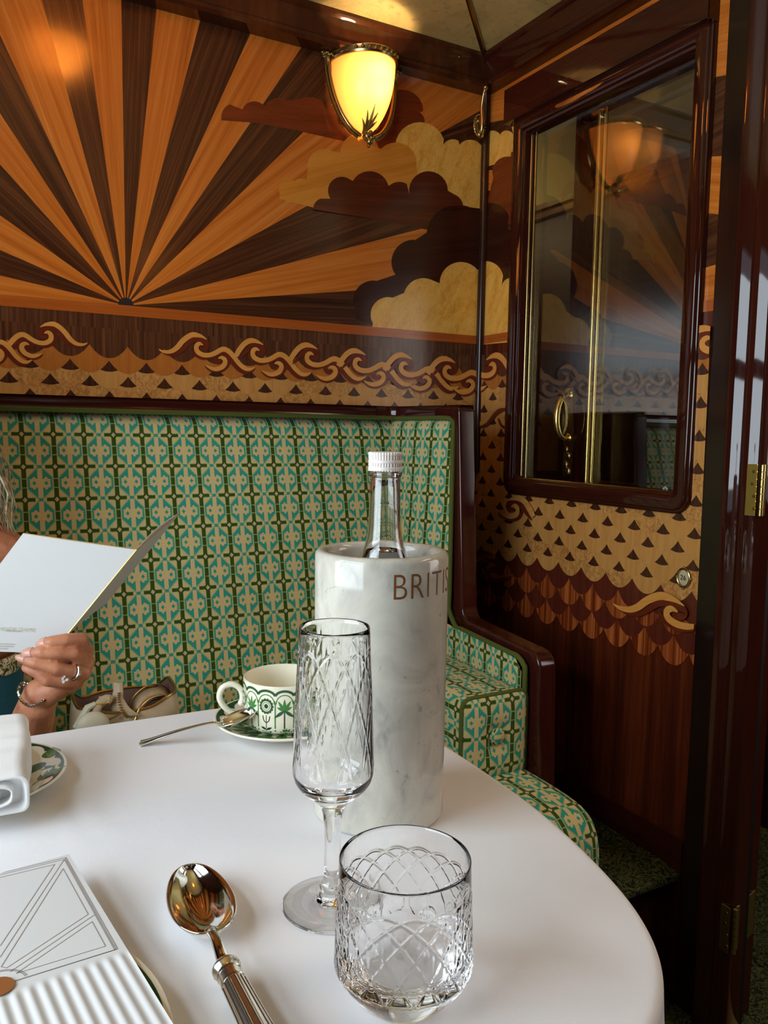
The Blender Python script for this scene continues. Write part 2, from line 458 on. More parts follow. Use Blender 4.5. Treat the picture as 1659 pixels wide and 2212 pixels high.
def skin(name, c1, c2, c3):
    m, nt, b = new_mat(name); v = objvec(nt)
    n1 = noise(nt, v, 45, 4, 0.6); n2 = noise(nt, mapping(nt, v, (1, 1, 2.2)), 420, 3, 0.6)
    nt.links.new(ramp(nt, n1, [(0.3, c1), (0.5, c2), (0.7, c3)]), b.inputs['Base Color'])
    b.inputs['Roughness'].default_value = 0.48; b.inputs['Subsurface Weight'].default_value = 0.12
    b.inputs['Subsurface Radius'].default_value = (0.012, 0.005, 0.003); b.inputs['Subsurface Scale'].default_value = 0.4
    bump(nt, b, n2, 0.28, 0.0012)
    return m
M['skin'] = skin('tanned_skin', rgb(170, 102, 72), rgb(190, 124, 90), rgb(204, 140, 106))
M['nail'] = plain('fingernail', rgb(216, 160, 140), 0.25)
def frosted(name, col, mixf=0.75):
    m, nt, b = new_mat(name); nt.nodes.remove(b)
    t = nt.nodes.new('ShaderNodeBsdfTranslucent'); t.inputs[0].default_value = col
    d = nt.nodes.new('ShaderNodeBsdfDiffuse'); d.inputs[0].default_value = col
    g = nt.nodes.new('ShaderNodeBsdfGlossy'); g.inputs['Roughness'].default_value = 0.2
    mx = nt.nodes.new('ShaderNodeMixShader'); mx.inputs[0].default_value = mixf
    nt.links.new(d.outputs[0], mx.inputs[1]); nt.links.new(t.outputs[0], mx.inputs[2])
    m2 = nt.nodes.new('ShaderNodeMixShader'); m2.inputs[0].default_value = 0.04
    nt.links.new(mx.outputs[0], m2.inputs[1]); nt.links.new(g.outputs[0], m2.inputs[2])
    nt.links.new(m2.outputs[0], nt.nodes['Material Output'].inputs['Surface'])
    return m
M['shade'] = frosted('amber_frosted_glass', (1.0, 0.43, 0.11, 1))
def emit(name, col, st):
    m, nt, b = new_mat(name)
    b.inputs['Base Color'].default_value = (0, 0, 0, 1); b.inputs['Emission Color'].default_value = col; b.inputs['Emission Strength'].default_value = st
    return m
M['bulb'] = emit('lit_bulb', (1.0, 0.78, 0.42, 1), 14)
# ------------------------------------------------------------------ marquetry panels
YB, XR, XL, YF = 1.70, 1.229, -0.53, -0.44       # back wall, right wall, window wall, wall behind the viewer

def clip_rect(poly, r):
    for ax, lim, sg in ((0, r[0], 1), (0, r[1], -1), (1, r[2], 1), (1, r[3], -1)):
        out = []; n = len(poly)
        for i in range(n):
            a, b = poly[i], poly[(i + 1) % n]
            da, db = sg * (a[ax] - lim), sg * (b[ax] - lim)
            if da >= 0: out.append(a)
            if (da > 0 and db < 0) or (da < 0 and db > 0):
                t = da / (da - db); out.append((a[0] + t * (b[0] - a[0]), a[1] + t * (b[1] - a[1])))
        poly = out
        if len(poly) < 3: return []
    return poly
class Panel:
    def __init__(s, fn, clips, eps=0.00015, cell=None):
        s.fn, s.clips, s.eps, s.cell = fn, clips, eps, cell; s.mb = MB(); s.mats = []; s.r = random.Random(3)
    def mi(s, m):
        if m not in s.mats: s.mats.append(m)
        return s.mats.index(m)
    def add(s, poly, mat, layer, ang=0.0, clips=None, off=None, uvf=None):
        poly = [(float(p[0]), float(p[1])) for p in poly]
        off = off or (s.r.uniform(0, 50), s.r.uniform(0, 50)); ca, sa = math.cos(ang), math.sin(ang)
        for r in (clips or s.clips):
            cells = [r]
            if s.cell:
                xs = [p[0] for p in poly]; ys = [p[1] for p in poly]; cells = []
                x = max(min(xs), r[0])
                while x < min(max(xs), r[1]):
                    y = max(min(ys), r[2])
                    while y < min(max(ys), r[3]):
                        cells.append((x, min(x + s.cell[0], r[1]), y, min(y + s.cell[1], r[3]))); y += s.cell[1]
                    x += s.cell[0]
            for cc in cells:
                q = clip_rect(poly, cc)
                if not q: continue
                qq = [q[0]]
                for p in q[1:]:
                    if math.hypot(p[0]-qq[-1][0], p[1]-qq[-1][1]) > 1e-6: qq.append(p)
                if len(qq) > 2 and math.hypot(qq[0][0]-qq[-1][0], qq[0][1]-qq[-1][1]) < 1e-6: qq.pop()
                if len(qq) < 3: continue
                A = sum(qq[i][0]*qq[(i+1)%len(qq)][1] - qq[(i+1)%len(qq)][0]*qq[i][1] for i in range(len(qq)))
                if abs(A) < 1e-10: continue
                if A < 0: qq = qq[::-1]
                tri = tessellate_polygon([[Vector((x, y, 0)) for x, y in qq]])
                V = [s.fn(x, y, layer * s.eps) for x, y in qq]
                uv = [(x*ca + y*sa + off[0], -x*sa + y*ca + off[1]) for x, y in qq] if uvf is None else [uvf(x, y) for x, y in qq]
                F_ = []
                for t in tri:
                    a, b, c = (qq[k] for k in t)
                    ar = (b[0]-a[0])*(c[1]-a[1]) - (c[0]-a[0])*(b[1]-a[1])
                    if abs(ar) < 1e-13: continue
                    F_.append(t if ar > 0 else t[::-1])
                s.mb.add(V, F_, s.mi(mat), uv)
def circ(cx, cy, rx, ry=None, n=36, a0=0, a1=2*PI):
    ry = rx if ry is None else ry
    return [(cx + rx*math.cos(a0+(a1-a0)*i/n), cy + ry*math.sin(a0+(a1-a0)*i/n)) for i in range(n)]
def stroke(path, w):
    """outline of a band of varying width along a 2-D path"""
    P = np.asarray(path, float); n = len(P); w = np.full(n, w) if np.isscalar(w) else np.asarray(w, float)
    T = np.gradient(P, axis=0); L = np.hypot(T[:,0], T[:,1]); L[L == 0] = 1; T = T / L[:, None]
    N = np.stack([-T[:,1], T[:,0]], 1)
    return P + N * w[:, None] / 2, P - N * w[:, None] / 2
def stroke_quads(path, w):
    a, b = stroke(path, w)
    return [[a[i], a[i+1], b[i+1], b[i]] for i in range(len(a) - 1)]
def wl(n, w, t0=0.15, t1=0.6):
    """leaf-like width profile"""
    return [w * (t0 + (1 - t0) * min(1, i / (0.35*n))) * (1 if i < n*0.75 else 1 - (1 - t1) * (i - n*0.75) / (n*0.25)) for i in range(n)]

# ---- back wall
bw = Panel(lambda a, b, d: (a, YB - d, b), [(XL, XR, 0.0, 2.06)])
B = lambda px, py: (lambda p: (p[0], p[2]))(at_y(px, py, YB))
bw.add([(XL,0),(XR,0),(XR,2.06),(XL,2.06)], M['rosewood'], 0, PI/2)
zb_top = B(700, 697)[1]; zb_bot = B(700, 717)[1]
sun = (B(272, 656)[0], zb_top)
sky = [(XL, XR, zb_top, 2.06)]
ray_px = [((780,627),(830,515)), ((650,452),(645,295)), ((660,90),(547,59)), ((437,27),(340,5)), ((262,0),(178,0)),
          ((90,0),(0,75)), ((0,245),(0,355)), ((0,465),(0,540)), ((0,595),(0,652))]
def far(p, k=4.0):
    q = B(*p); return (sun[0] + (q[0]-sun[0])*k, sun[1] + (q[1]-sun[1])*k)
bw.add([(XL,zb_top),(XR,zb_top),(XR,2.06),(XL,2.06)], M['ray_dark'], 0.5, 0, clips=sky)
prev = (sun[0] + 4, zb_top)
for lo, hi in ray_px:
    a, b = far(lo), far(hi)
    d_ang = math.atan2((prev[1]+a[1])/2 - sun[1], (prev[0]+a[0])/2 - sun[0])
    bw.add([sun, prev, a], M['ray_dark'], 1, d_ang, clips=sky)
    ang = math.atan2((a[1]+b[1])/2 - sun[1], (a[0]+b[0])/2 - sun[0])
    bw.add([sun, a, b], M['ray_light'], 2, ang, clips=sky); prev = b
rs = abs(B(289, 656)[0] - sun[0])
bw.add(circ(sun[0], zb_top, rs, n=40), M['black_gap'], 3, 0, clips=sky)
C2 = lambda x, y: (700 + x / 1.73, y / 1.73)          # enlarged-crop pixels -> photograph pixels
C1 = lambda x, y: (x / 2.0, y / 2.0)
def cloud(panel, proj, mat, layer, circles, polys, ang=0.0, clips=None):
    off = (random.uniform(0, 40), random.uniform(0, 40))
    for q in polys: panel.add([proj(*p) for p in q], mat, layer, ang, clips, off)
    for k, (cx, cy, r) in enumerate(circles):
        panel.add([proj(cx + r*math.cos(t), cy + r*math.sin(t)) for t in np.linspace(0, 2*PI, 40, endpoint=False)], mat, layer + 0.02*(k+1), ang, clips, off)
def belowclip(panel, proj, mat, layer, bumps, base, ang=0.0, clips=None):
    """cloud drawn as one outline: arcs over the top (cx, cy, r, a0, a1 in degrees, screen sense), then the base points"""
    pts = []
    for cx, cy, r, a0, a1 in bumps:
        for t in np.linspace(math.radians(a0), math.radians(a1), 14): pts.append((cx + r*math.cos(t), cy - r*math.sin(t)))
    pts += base
    panel.add([proj(*p) for p in pts], mat, layer, ang, clips)
# far red cloud
belowclip(bw, B, M['cloud_red'], 4, [(506,252,28,185,110),(549,246,27,160,40),(602,248,36,150,60),(668,256,46,115,50),(728,252,28,150,40),(765,262,22,140,20),(868,240,46,150,0),(895,262,22,60,-30)],
          [(905,330),(800,318),(640,282),(560,266),(478,260)], 0.1)
# burl cloud
belowclip(bw, B, M['cloud_burl'], 5, [(907,318,54,205,18),(978,325,24,150,60),(1015,332,30,140,20)], [(1052,332),(1052,470),(960,440),(880,400),(850,350)], 1.2)
# amber cloud
belowclip(bw, B, M['cloud_amber'], 6, [(632,408,30,200,115),(650,410,24,130,60),(700,358,36,190,60),(777,330,42,180,15),(855,352,44,140,-5)],
          [(902,385),(880,430),(760,440),(690,452),(604,430)], 0.35)
# brown cloud
belowclip(bw, B, M['cloud_brown'], 7, [(700,452,24,200,110),(738,412,30,215,70),(798,412,42,150,15),(862,425,32,130,60),(925,412,42,190,0),(970,448,30,70,10),(1000,470,26,90,10)],
          [(1052,470),(1052,520),(930,498),(820,476),(672,452)], 0.1)
# dark cloud
belowclip(bw, B, M['cloud_dark'], 8, [(806,650,44,200,80),(893,566,48,215,85),(985,508,64,175,75),(1060,486,40,120,40)], [(1060,730),(840,712),(768,690),(766,655)], 0.2)
# pale burl cloud on the horizon
belowclip(bw, B, M['cloud_burl'], 9, [(838,680,38,210,75),(914,644,43,165,70),(995,612,46,180,40)], [(1052,590),(1052,745),(800,725)], 1.0)
bw.add([(XL,zb_bot),(XR,zb_bot),(XR,zb_top),(XL,zb_top)], M['band'], 10, 0)

# ---- the scalloped sea (shared by both walls)
SW, SH = 0.0735, 0.0300
def sea(panel, a0, a1, ztop, nrows, mats_of, clips, fan_rows, phase=0.0, layer0=12):
    """rows of overlapping lobes hanging like roof tiles; lowest row drawn first"""
    for k in range(nrows - 1, -1, -1):
        z = ztop - k * SH; off = (k % 2) * SW / 2 + phase
        lay = layer0 + (nrows - 1 - k) * 2
        i = math.floor((a0 - off) / SW) - 1
        while off + i * SW < a1 + SW:
            cx = off + i * SW
            sg_, pw_ = (0.0300, 2.3) if k > nrows - 5 and nrows > 8 else (0.0250, 2.1)
            lobe = [(cx + SW*0.5*u, z - sg_*(1 - abs(u)**pw_)) for u in np.linspace(-1, 1, 25)] + [(cx + SW*.5, z + 0.001), (cx + SW*0.5, z + SH + 0.003), (cx - SW*0.5, z + SH + 0.003), (cx - SW*.5, z + 0.001)]
            panel.add(lobe, mats_of(k, i), lay, PI/2, clips)
            if k in fan_rows:       # dark fan under the cusp of the two lobes above
                zc = z + SH
                panel.add([(cx + 0.0215*u, zc - 0.0165 - 0.0055*(1 - u*u)) for u in np.linspace(-1, 1, 13)] + [(cx + 0.0215, zc + .002), (cx - 0.0215, zc + .002)], M['fan'], lay + 1, PI/2, clips)
            i += 1
rnd = random.Random(11)
def tan_or_lace(k, i): return M['scale_lace'] if rnd.random() < 0.38 else M['scale_tan']
z_orange = B(275, 749)[1]
bsea = [(XL, XR, 1.0, zb_bot)]
bw.add([(XL,1.0),(XR,1.0),(XR,1.13),(XL,1.13)], M['scale_tan'], 11, PI/2)
ROW0 = lambda k, i: M['rosewood'] if k == 0 else (M['wave_orange'] if k == 1 else tan_or_lace(k, i))
sea(bw, XL, XR, z_orange, 7, ROW0, bsea, {2, 3, 4, 5}, phase=B(275, 749)[0] % SW - SW/2)
# crest scrolls
C3 = lambda x, y: (x / 1.508, 650 + y / 1.508)
# one wave of the scroll, traced relative to the top of its crest (y down)
def _w(pts, n=6): return spline([((x - 880)*0.3636, (y - 135 - 0.09*(x - 880))*0.3636) for x, y in pts], n)
A_short = _w([(742,285),(770,235),(810,185),(850,158),(890,152),(935,165),(984,193)])
A_long = _w([(560,268),(600,290),(660,292),(715,262),(765,205),(815,165),(855,148),(890,150),(935,163),(984,193)])
A_red = _w([(762,318),(800,280),(840,235),(880,203),(930,196),(970,215),(984,245),(965,272),(938,268),(930,250)])
A_redlong = _w([(590,300),(650,322),(720,315),(775,270),(830,212),(880,188),(930,190),(970,212),(984,245),(965,272),(938,268),(930,250)])
C_tan = _w([(950,243),(920,228),(895,240),(888,272),(905,305),(950,330),(1010,332),(1065,312),(1105,290),(1140,284),(1180,303),(1225,350),(1280,422),(1335,468),(1385,475),(1428,458)])
C_red = _w([(845,262),(868,305),(910,342),(965,358),(1030,345),(1075,325)])
D_red = _w([(1110,383),(1090,402),(1066,392),(1052,360),(1072,328),(1118,314),(1160,332),(1210,390),(1270,462),(1325,498),(1385,492),(1425,468)])
E_tan = _w([(1082,366),(1112,358),(1142,376),(1146,410),(1118,446),(1060,462),(1010,448),(968,424)])
E_red = _w([(965,430),(1000,462),(1060,484),(1110,476),(1155,444),(1185,400)])
def prof_w(n, ws): return np.interp(np.linspace(0, 1, n), np.linspace(0, 1, len(ws)), ws) * 0.3636
def crest(panel, org, sx, sz, lay, lower=True, clips=None, s=1.0, mir=1, longtail=False, tan='wave_tan'):
    q_ = 0
    def go(P, ws, mat):
        nonlocal q_
        Q = [(org[0] + mir*x*sx*s, org[1] - y*sz*s) for x, y in P]
        w = prof_w(len(P), ws) * sx * s * 0.5 + prof_w(len(P), ws) * sz * s * 0.5; off = (q_*3.1, q_*1.7)
        for st in stroke_quads(Q, w): panel.add(st, M[mat], lay + q_*0.2, 0.3, clips, off)
        q_ += 1
    go(A_redlong if longtail else A_red, [8, 26, 40, 52, 50, 44, 46, 36, 26] if not longtail else [4, 20, 30, 36, 46, 52, 46, 46, 40, 24], 'wave_red')
    go(C_red, [10, 34, 38, 28, 10], 'wave_red')
    if lower:
        go(D_red, [22, 40, 40, 40, 50, 54, 46, 36, 10], 'wave_red'); go(E_red, [6, 26, 30, 34, 34], 'wave_red')
    go(A_long if longtail else A_short, [4, 26, 38, 46, 46, 46, 44, 30, 3] if longtail else [42, 46, 46, 46, 42, 28, 3], tan)
    if lower: go(E_tan, [6, 34, 42, 44, 40, 30, 4], tan)
    go(C_tan if lower else C_tan[:50], [6, 34, 42, 44, 42, 40, 42, 44, 46, 46, 44, 40, 32, 5] if lower else [6, 34, 42, 44, 42, 36, 20, 4], tan)
def crest_at(panel, proj, px, py, lay, lower=True, clips=None, s=1.0, k=1.0, **kw):
    o = proj(px, py); e = proj(px + 40, py + 40*0.06); u = proj(px, py + 40)
    sx = abs(e[0] - o[0]) / 40 / 1.508 * k; sz = abs(u[1] - o[1]) / 40 / 1.508
    crest(panel, o, sx, sz, lay, lower, clips, s, **kw)
L0 = 30
for px, py, kw in ((111,697,dict(mir=-1, longtail=True)), (-62,705,dict()), (420.4,720.5,dict(longtail=True)), (542,732,{}), (659,741.5,{}), (762.6,754,{}), (862,763,{}), (956,771,{})):
    crest_at(bw, B, px, py, L0, True, bsea, **kw)
    L0 += 2
wall_back = struct('wall_back', bw.mb, bw.mats, 'marquetry wall with sunburst rays, clouds and a band of waves behind the settee', 'wall', smooth=False)
bk = MB(); bk.box((XL - 0.03, YB + 0.001, 0), (XR + 0.036, YB + 0.04, 2.2)); 
o = obj('backing_board', bk, M['dark_wood'], wall_back, smooth=False)

# ---- right wall, pierced by the window
WY0, WY1, WZ0, WZ1 = 1.050, 1.545, 0.985, 1.800
VE = 0.995                                              # where the veneer meets the door jamb
rclips = [(VE, WY0, 0.0, 2.06), (WY1, YB, 0.0, 2.06), (WY0, WY1, 0.0, WZ0), (WY0, WY1, WZ1, 2.06)]
rw = Panel(lambda a, b, d: (XR - d, a, b), rclips)
def R(px, py): p = at_x(px, py, XR); return (p[1], p[2])
# faces must look towards -x: map (y,z) with y reversed
_add = rw.add
rw.fn = lambda a, b, d: (XR - d, -a, b)
rw.clips = rclips = [(-c[1], -c[0], c[2], c[3]) for c in rclips]
def R(px, py): p = at_x(px, py, XR); return (-p[1], p[2])
rw.add([(-YB,0),(-VE,0),(-VE,2.06),(-YB,2.06)], M['panel'], 0, PI/2)
rsky = [(c[0], c[1], max(c[2], zb_bot), c[3]) for c in rclips if c[3] > zb_bot]
rw.add([(-YB,zb_bot),(-VE,zb_bot),(-VE,2.06),(-YB,2.06)], M['rosewood'], 0.5, 0.12)
rs_sun = (-(YB + (XR - sun[0])), zb_top)                # the sunburst carries on round the corner
prev = (rs_sun[0] + 6, zb_top)
for lo, hi in [((1506,595),(1509,570)), ((1540,470),(1560,340)), ((1565,160),(1110,150))]: pass
def rray(z0a, z0b, mat, lay):
    """a ray given by its heights where it crosses the corner and at the door end"""
    (za, zb), (zc, zd) = z0a, z0b
    rw.add([(-YB, za), (-VE, zc), (-VE, zd), (-YB, zb)], mat, lay, math.atan2(zc - za, YB - VE))
def zr(px, py): return R(px, py)[1]
rw.add([(-YB, zb_top), (-VE, zb_top), (-VE, 2.06), (-YB, 2.06)], M['ray_dark'], 1, 0.15)
rray((zb_top, zb_top), (zb_top, zr(1513,578)), M['ray_light'], 2)
rray((zr(1045,412), zr(1045,370)), (zr(1530,470), zr(1538,345)), M['ray_light'], 2.2)
rray((zr(1045,270), zr(1045,180)), (zr(1575,160), zr(1590,-90)), M['ray_light'], 2.4)
def RC(x, y): return R(*C2(x, y))
rwc = [(-YB, -1.56, 0, 2.06)]
cb = lambda mat, lay, bumps, base, ang=0.1: belowclip(rw, R, mat, lay, bumps, base, ang, rwc)
cb(M['cloud_burl'], 4, [(1065,300,18,170,20),(1095,298,16,150,20),(1120,285,40,120,0)], [(1160,330),(1045,362)], 1.2)
cb(M['cloud_red'], 5, [(1098,372,34,200,80),(1120,355,30,120,0)], [(1160,500),(1045,470)])
cb(M['cloud_dark'], 6, [(1060,480,42,180,20),(1085,512,22,60,0)], [(1140,560),(1140,720),(1040,740)])
cb(M['cloud_burl'], 7, [(1050,602,38,180,10),(1106,622,22,170,0)], [(1150,600),(1150,735),(1036,745)], 1.0)
rw.add([(-YB,zb_bot),(-VE,zb_bot),(-VE,zb_top),(-YB,zb_top)], M['band'], 10, 0)
z_tan = zr(1350, 1250); z_low = z_tan - 4.2 * SH
rw.add([(-YB,zb_bot-0.05),(-VE,zb_bot-0.05),(-VE,z_low + 5*SH),(-YB,z_low + 5*SH)], M['scale_tan'], 0.6, PI/2)
zt_first = z_orange
nr = int(round((zt_first - z_tan) / SH))
nrow = nr + 5
def rmat(k, i):
    if k <= nr: return ROW0(k, i)
    return (M['scale_red'], M['scale_stripe'], M['scale_red'], M['scale_stripe'])[min(3, k - nr - 1)]
sea(rw, -YB, -VE, zt_first, nrow, rmat, rclips, set(range(2, nr + 1)), phase=0.02)
L1 = 12 + nrow * 2 + 2
for px, py, lw, kw in ((1077, 764, True, dict(mir=-1, k=0.9)), (1090, 872, False, dict(k=0.9, tan='scale_tan', longtail=True)), (1523, 706, False, dict(k=1.2, s=1.2)), (1446, 1284, False, dict(k=1.3, s=1.25, longtail=True)), (1062, 1195, False, dict(longtail=True, tan='scale_stripe')), (1128, 1072, False, dict(mir=-1, tan='scale_tan'))):
    crest_at(rw, R, px, py, L1, lw, rclips, **kw); L1 += 2
wall_right = struct('wall_right', rw.mb, rw.mats, 'marquetry partition with waves and fish-scale pattern around the corridor window', 'wall', smooth=False)
# frame of the wainscot panel: mouldings round the dark mahogany field, part of the wall
fr = MB()
zp0 = zr(1468, 1811)
fr.box((XR - 0.010, VE, 0.0), (XR + 0.03, YB, zp0))
obj('lower_rail', fr, M['mahogany'], wall_right, bevel=0.004)
# wall core around the opening (thickness seen in the reveal)
co = MB()
for (y0, y1, z0, z1) in ((VE, WY0, 0, 2.2), (WY1, YB + 0.03, 0, 2.2), (WY0, WY1, 0, WZ0), (WY0, WY1, WZ1, 2.2)):
    co.box((XR + 0.0005, y0, z0), (XR + 0.035, y1, z1))
obj('wall_core', co, M['dark_wood'], wall_right, smooth=False)

# ---- other walls, floor, ceiling, corridor
lw_ = MB()
for (y0, y1, z0, z1) in ((YF, 0.05, 0, 2.2), (1.0, YB, 0, 2.2), (0.05, 1.0, 0, 0.80), (0.05, 1.0, 1.80, 2.2)):
    lw_.box((XL - 0.04, y0, z0), (XL, y1, z1))
struct('wall_left', lw_, M['dark_wood'], 'panelled outer wall with the carriage window beside the table', 'wall', smooth=False)
wf = MB()
for (y0, y1, z0, z1) in ((0.03, 0.07, 0.78, 1.82), (0.98, 1.02, 0.78, 1.82), (0.07, 0.98, 0.78, 0.82), (0.07, 0.98, 1.78, 1.82), (0.07, 0.98, 1.315, 1.385)):
    wf.box((XL - 0.05, y0, z0), (XL + 0.015, y1, z1))
struct('window_2', wf, M['mahogany'], 'mahogany frame of the carriage window beside the table', 'window', bevel=0.004)
fw = MB(); fw.box((XL - 0.04, YF - 0.04, 0), (2.1, YF, 2.2)); struct('wall_front', fw, M['dark_wood'], 'panelled wall behind the viewer', 'wall', smooth=False)
cw = MB()
for (y0, y1, z0, z1) in ((-0.45, -0.45+0.02, 0, 2.2), (0.35, 3.6, 0, 2.2), (-0.45, 0.35, 0, 0.9), (-0.45, 0.35, 1.8, 2.2)):
    cw.box((2.02, y0, z0), (2.06, y1, z1))
struct('wall_corridor', cw, M['corridor_wood'], 'dark panelled outer wall of the corridor beyond the window', 'wall', smooth=False)
fl = MB(); fl.box((XL - 0.04, YF - 0.04, -0.03), (2.1, 3.6, 0.0)); struct('floor', fl, M['carpet'], 'dark green patterned carpet floor', 'floor', smooth=False)
ce = MB()
# shallow coved gold ceiling: four slopes and a flat
cx0, cx1, cy0, cy1, cz = XL, 1.180, YF, 1.651, 2.000
i_, hz = 0.42, 0.035
lo = [(cx0,cy0,cz),(cx1,cy0,cz),(cx1,cy1,cz),(cx0,cy1,cz)]; hi = [(cx0+i_,cy0+i_,cz+hz),(cx1-i_,cy0+i_,cz+hz),(cx1-i_,cy1-i_,cz+hz),(cx0+i_,cy1-i_,cz+hz)]
ce.add(lo + hi, [(0,1,5,4),(1,2,6,5),(2,3,7,6),(3,0,4,7),(4,5,6,7)])
ce.box((XL - 0.04, YF - 0.04, 2.2), (2.1, 3.6, 2.24), 1)
struct('ceiling', ce, [M['gold_leaf'], M['dark_wood']], 'coved ceiling with aged gold leaf panels', 'ceiling', smooth=False)
rb = MB(); 
for a, b in ((2, 6), (1, 5), (3, 7), (0, 4)):
    P = (lo + hi); rb.tube([np.array(P[a]) - [0,0,.002], np.array(P[b]) - [0,0,.002]], 0.006, 8)
struct('trim_6', rb, M['brass_antique'], 'thin gilt rib along the mitre of the gold ceiling', 'moulding')

def moulding(name, prof, path_fn, mats, label, cat='moulding'):
    """prof: list of (offset into the room, z); path_fn(off, z) -> list of 3-D points"""
    mb = MB(); rows = [path_fn(o_, z) for o_, z in prof]
    L = [0]
    for k in range(1, len(rows[0])): L.append(L[-1] + float(np.linalg.norm(np.array(rows[0][k]) - rows[0][k-1])))
    h = [0]
    for k in range(1, len(prof)): h.append(h[-1] + math.hypot(prof[k][0]-prof[k-1][0], prof[k][1]-prof[k-1][1]))
    mb.grid(np.array(rows), 0, lambda i, j: (L[j], h[i]))
    return struct(name, mb, mats, label, cat, angle=35)
cp = [(0.0,1.926),(0.040,1.926),(0.046,1.932),(0.046,1.940),(0.041,1.944),(0.042,1.950),(0.042,1.986),(0.046,1.989),(0.050,1.993),(0.050,2.004),(0.0,2.004)]
moulding('trim_1', cp, lambda o_, z: [(XL, YB - o_, z), (XR - o_ if o_ > 0 else XR, YB - o_, z)], [M['cornice']], 'banded mahogany cornice along the top of the sunburst wall')
moulding('trim_2', cp, lambda o_, z: [(XR - o_, YB - o_, z), (XR - o_, 0.0, z), (XR - o_, YF, z)], [M['mahogany_gloss']], 'glossy mahogany cornice above the corridor window')
sc_ = MB()
for px, py in ((992, 123), (1043, 122)):
    p = at_y(px, py, YB - 0.042); sc_.sphere(p, 0.0028, 10, 6)
o = obj('cornice_screws', sc_, M['brass_antique'], bpy.data.objects['trim_1'])
cbm = MB(); cbm.tube([(XR - 0.006, YB - 0.006, 1.0), (XR - 0.006, YB - 0.006, 1.926)], 0.011, 14)
struct('trim_3', cbm, M['dark_wood'], 'slim dark bead in the corner between the marquetry walls', 'moulding')
# ---- door jamb, round post, plinth box, threshold
jb = MB(); jb.box((XR - 0.004, 0.945, 0.0), (XR + 0.035, VE, 2.004)); struct('trim_4', jb, M['jamb'], 'flat dark jamb at the end of the marquetry partition', 'jamb', bevel=0.002)
pb = MB(); pr_ = [(XR + 0.035, 0.9465), (XR - 0.010, 0.9465), (XR - 0.017, 0.9450), (XR - 0.0205, 0.9415)]
for k in range(13):
    t = k / 12; y = 0.9405 - 0.026*t; pr_.append((XR - 0.0208 + 0.0105*t - 0.0016*math.sin(PI*t), y))
pr_ += [(XR - 0.0088, 0.9138)]
for k in range(13):
    t = k / 12; y = 0.913 - 0.026*t; pr_.append((XR - 0.0095 + 0.0100*t - 0.0016*math.sin(PI*t), y))
pr_ += [(XR + 0.004, 0.8845), (XR + 0.035, 0.884)]
zl_ = (0.0, 0.3, 0.9, 1.5, 2.004)
pb.grid([[(x, y, z) for x, y in pr_] for z in zl_], 0, lambda i, j: (zl_[i], j * 0.004), flip=False)
struct('trim_5', pb, M['mahogany_gloss'], 'round-fronted glossy mahogany door post catching the daylight', 'door post', angle=60)
tb = MB(); tb.box((XR - 0.02, 0.62, 0.0), (XR + 0.05, 0.884, 0.008)); struct('trim_7', tb, M['brass_dull'], 'worn brass threshold strip in the carpet at the doorway', 'threshold', bevel=0.003)
px_ = MB(); px_.box((1.04, 1.02, 0.0), (XR - 0.010, YB - 0.01, 0.255)); trim8 = struct('trim_8', px_, M['dark_wood'], 'dark heater box along the foot of the marquetry partition', 'heater box', bevel=0.003)
cr = MB()
N_ = 26
Pg = []
for i in range(N_ + 1):
    t = i / N_; row = []
    for j in range(13):
        s_ = j / 12; x = 1.038 + s_ * (XR - 0.012 - 1.038)
        y = YB - 0.01 - t * (YB - 0.01 - 0.995); z = 0.277 + 0.0015*math.sin(40*x + 23*y)
        if t > 0.93: z -= (t - 0.93) / 0.07 * 0.010
        row.append((x, y, z))
    Pg.append(row)
cr.grid(Pg); low = [[(a[0], a[1], 0.256) for a in Pg[-1]]]; cr.grid([Pg[-1], low[0]])
cr.grid([[r[0] for r in Pg], [(r[0][0], r[0][1], 0.256) for r in Pg]], flip=True)
obj('carpet_cover', cr, M['carpet'], trim8)
# ------------------------------------------------------------------ corridor window
def rrect(y0, y1, z0, z1, r_top, r_bot, n=6):
    pts = []
    for cy, cz, r, a in ((y1, z1, r_top, 0), (y0, z1, r_top, 90), (y0, z0, r_bot, 180), (y1, z0, r_bot, 270)):
        sy = 1 if a in (0, 270) else -1; sz = 1 if a in (0, 90) else -1
        for k in range(n + 1):
            t = math.radians(a + 90 * k / n)
            pts.append((cy - sy*r + r*math.cos(t), cz - sz*r + r*math.sin(t)))
    return pts
win = empty('window_1', (XR, 1.30, WZ0 - 0.03), 'corridor window with a bolection mahogany frame in the marquetry partition', 'window', kind='structure')
f = MB(); rows = []
for o_, p in ((-0.008, -0.030), (-0.008, 0.008), (-0.0072, 0.0088), (-0.003, 0.0090), (-0.002, 0.0100), (-0.002, 0.0170), (-0.001, 0.0180), (0.0200, 0.0182), (0.0225, 0.0178), (0.0245, 0.0165), (0.026, 0.0135), (0.0300, 0.0130), (0.031, 0.0118), (0.0315, 0.0)):
    rows.append([(XR - p, y, z) for y, z in rrect(WY0 - o_, WY1 + o_, WZ0 - o_, WZ1 + o_, 0.004 + max(o_, 0)*0.3, 0.010 + max(0, o_) * 0.8)])
f.grid(rows, 0, lambda i, j: (j * 0.05, i * 0.008), closed_v=True)
obj('window_frame', f, M['mahogany_gloss'], win, angle=50)
cap = MB(); cap.box((XR - 0.030, 1.018, 1.822), (XR + 0.0, 1.592, 1.898)); obj('window_head', cap, M['mahogany_gloss'], win, bevel=0.003)
p_ = MB(); p_.box((XR + 0.0235, WY0, WZ0), (XR + 0.0285, WY1, WZ1)); obj('pane', p_, M['pane'], win, smooth=False)
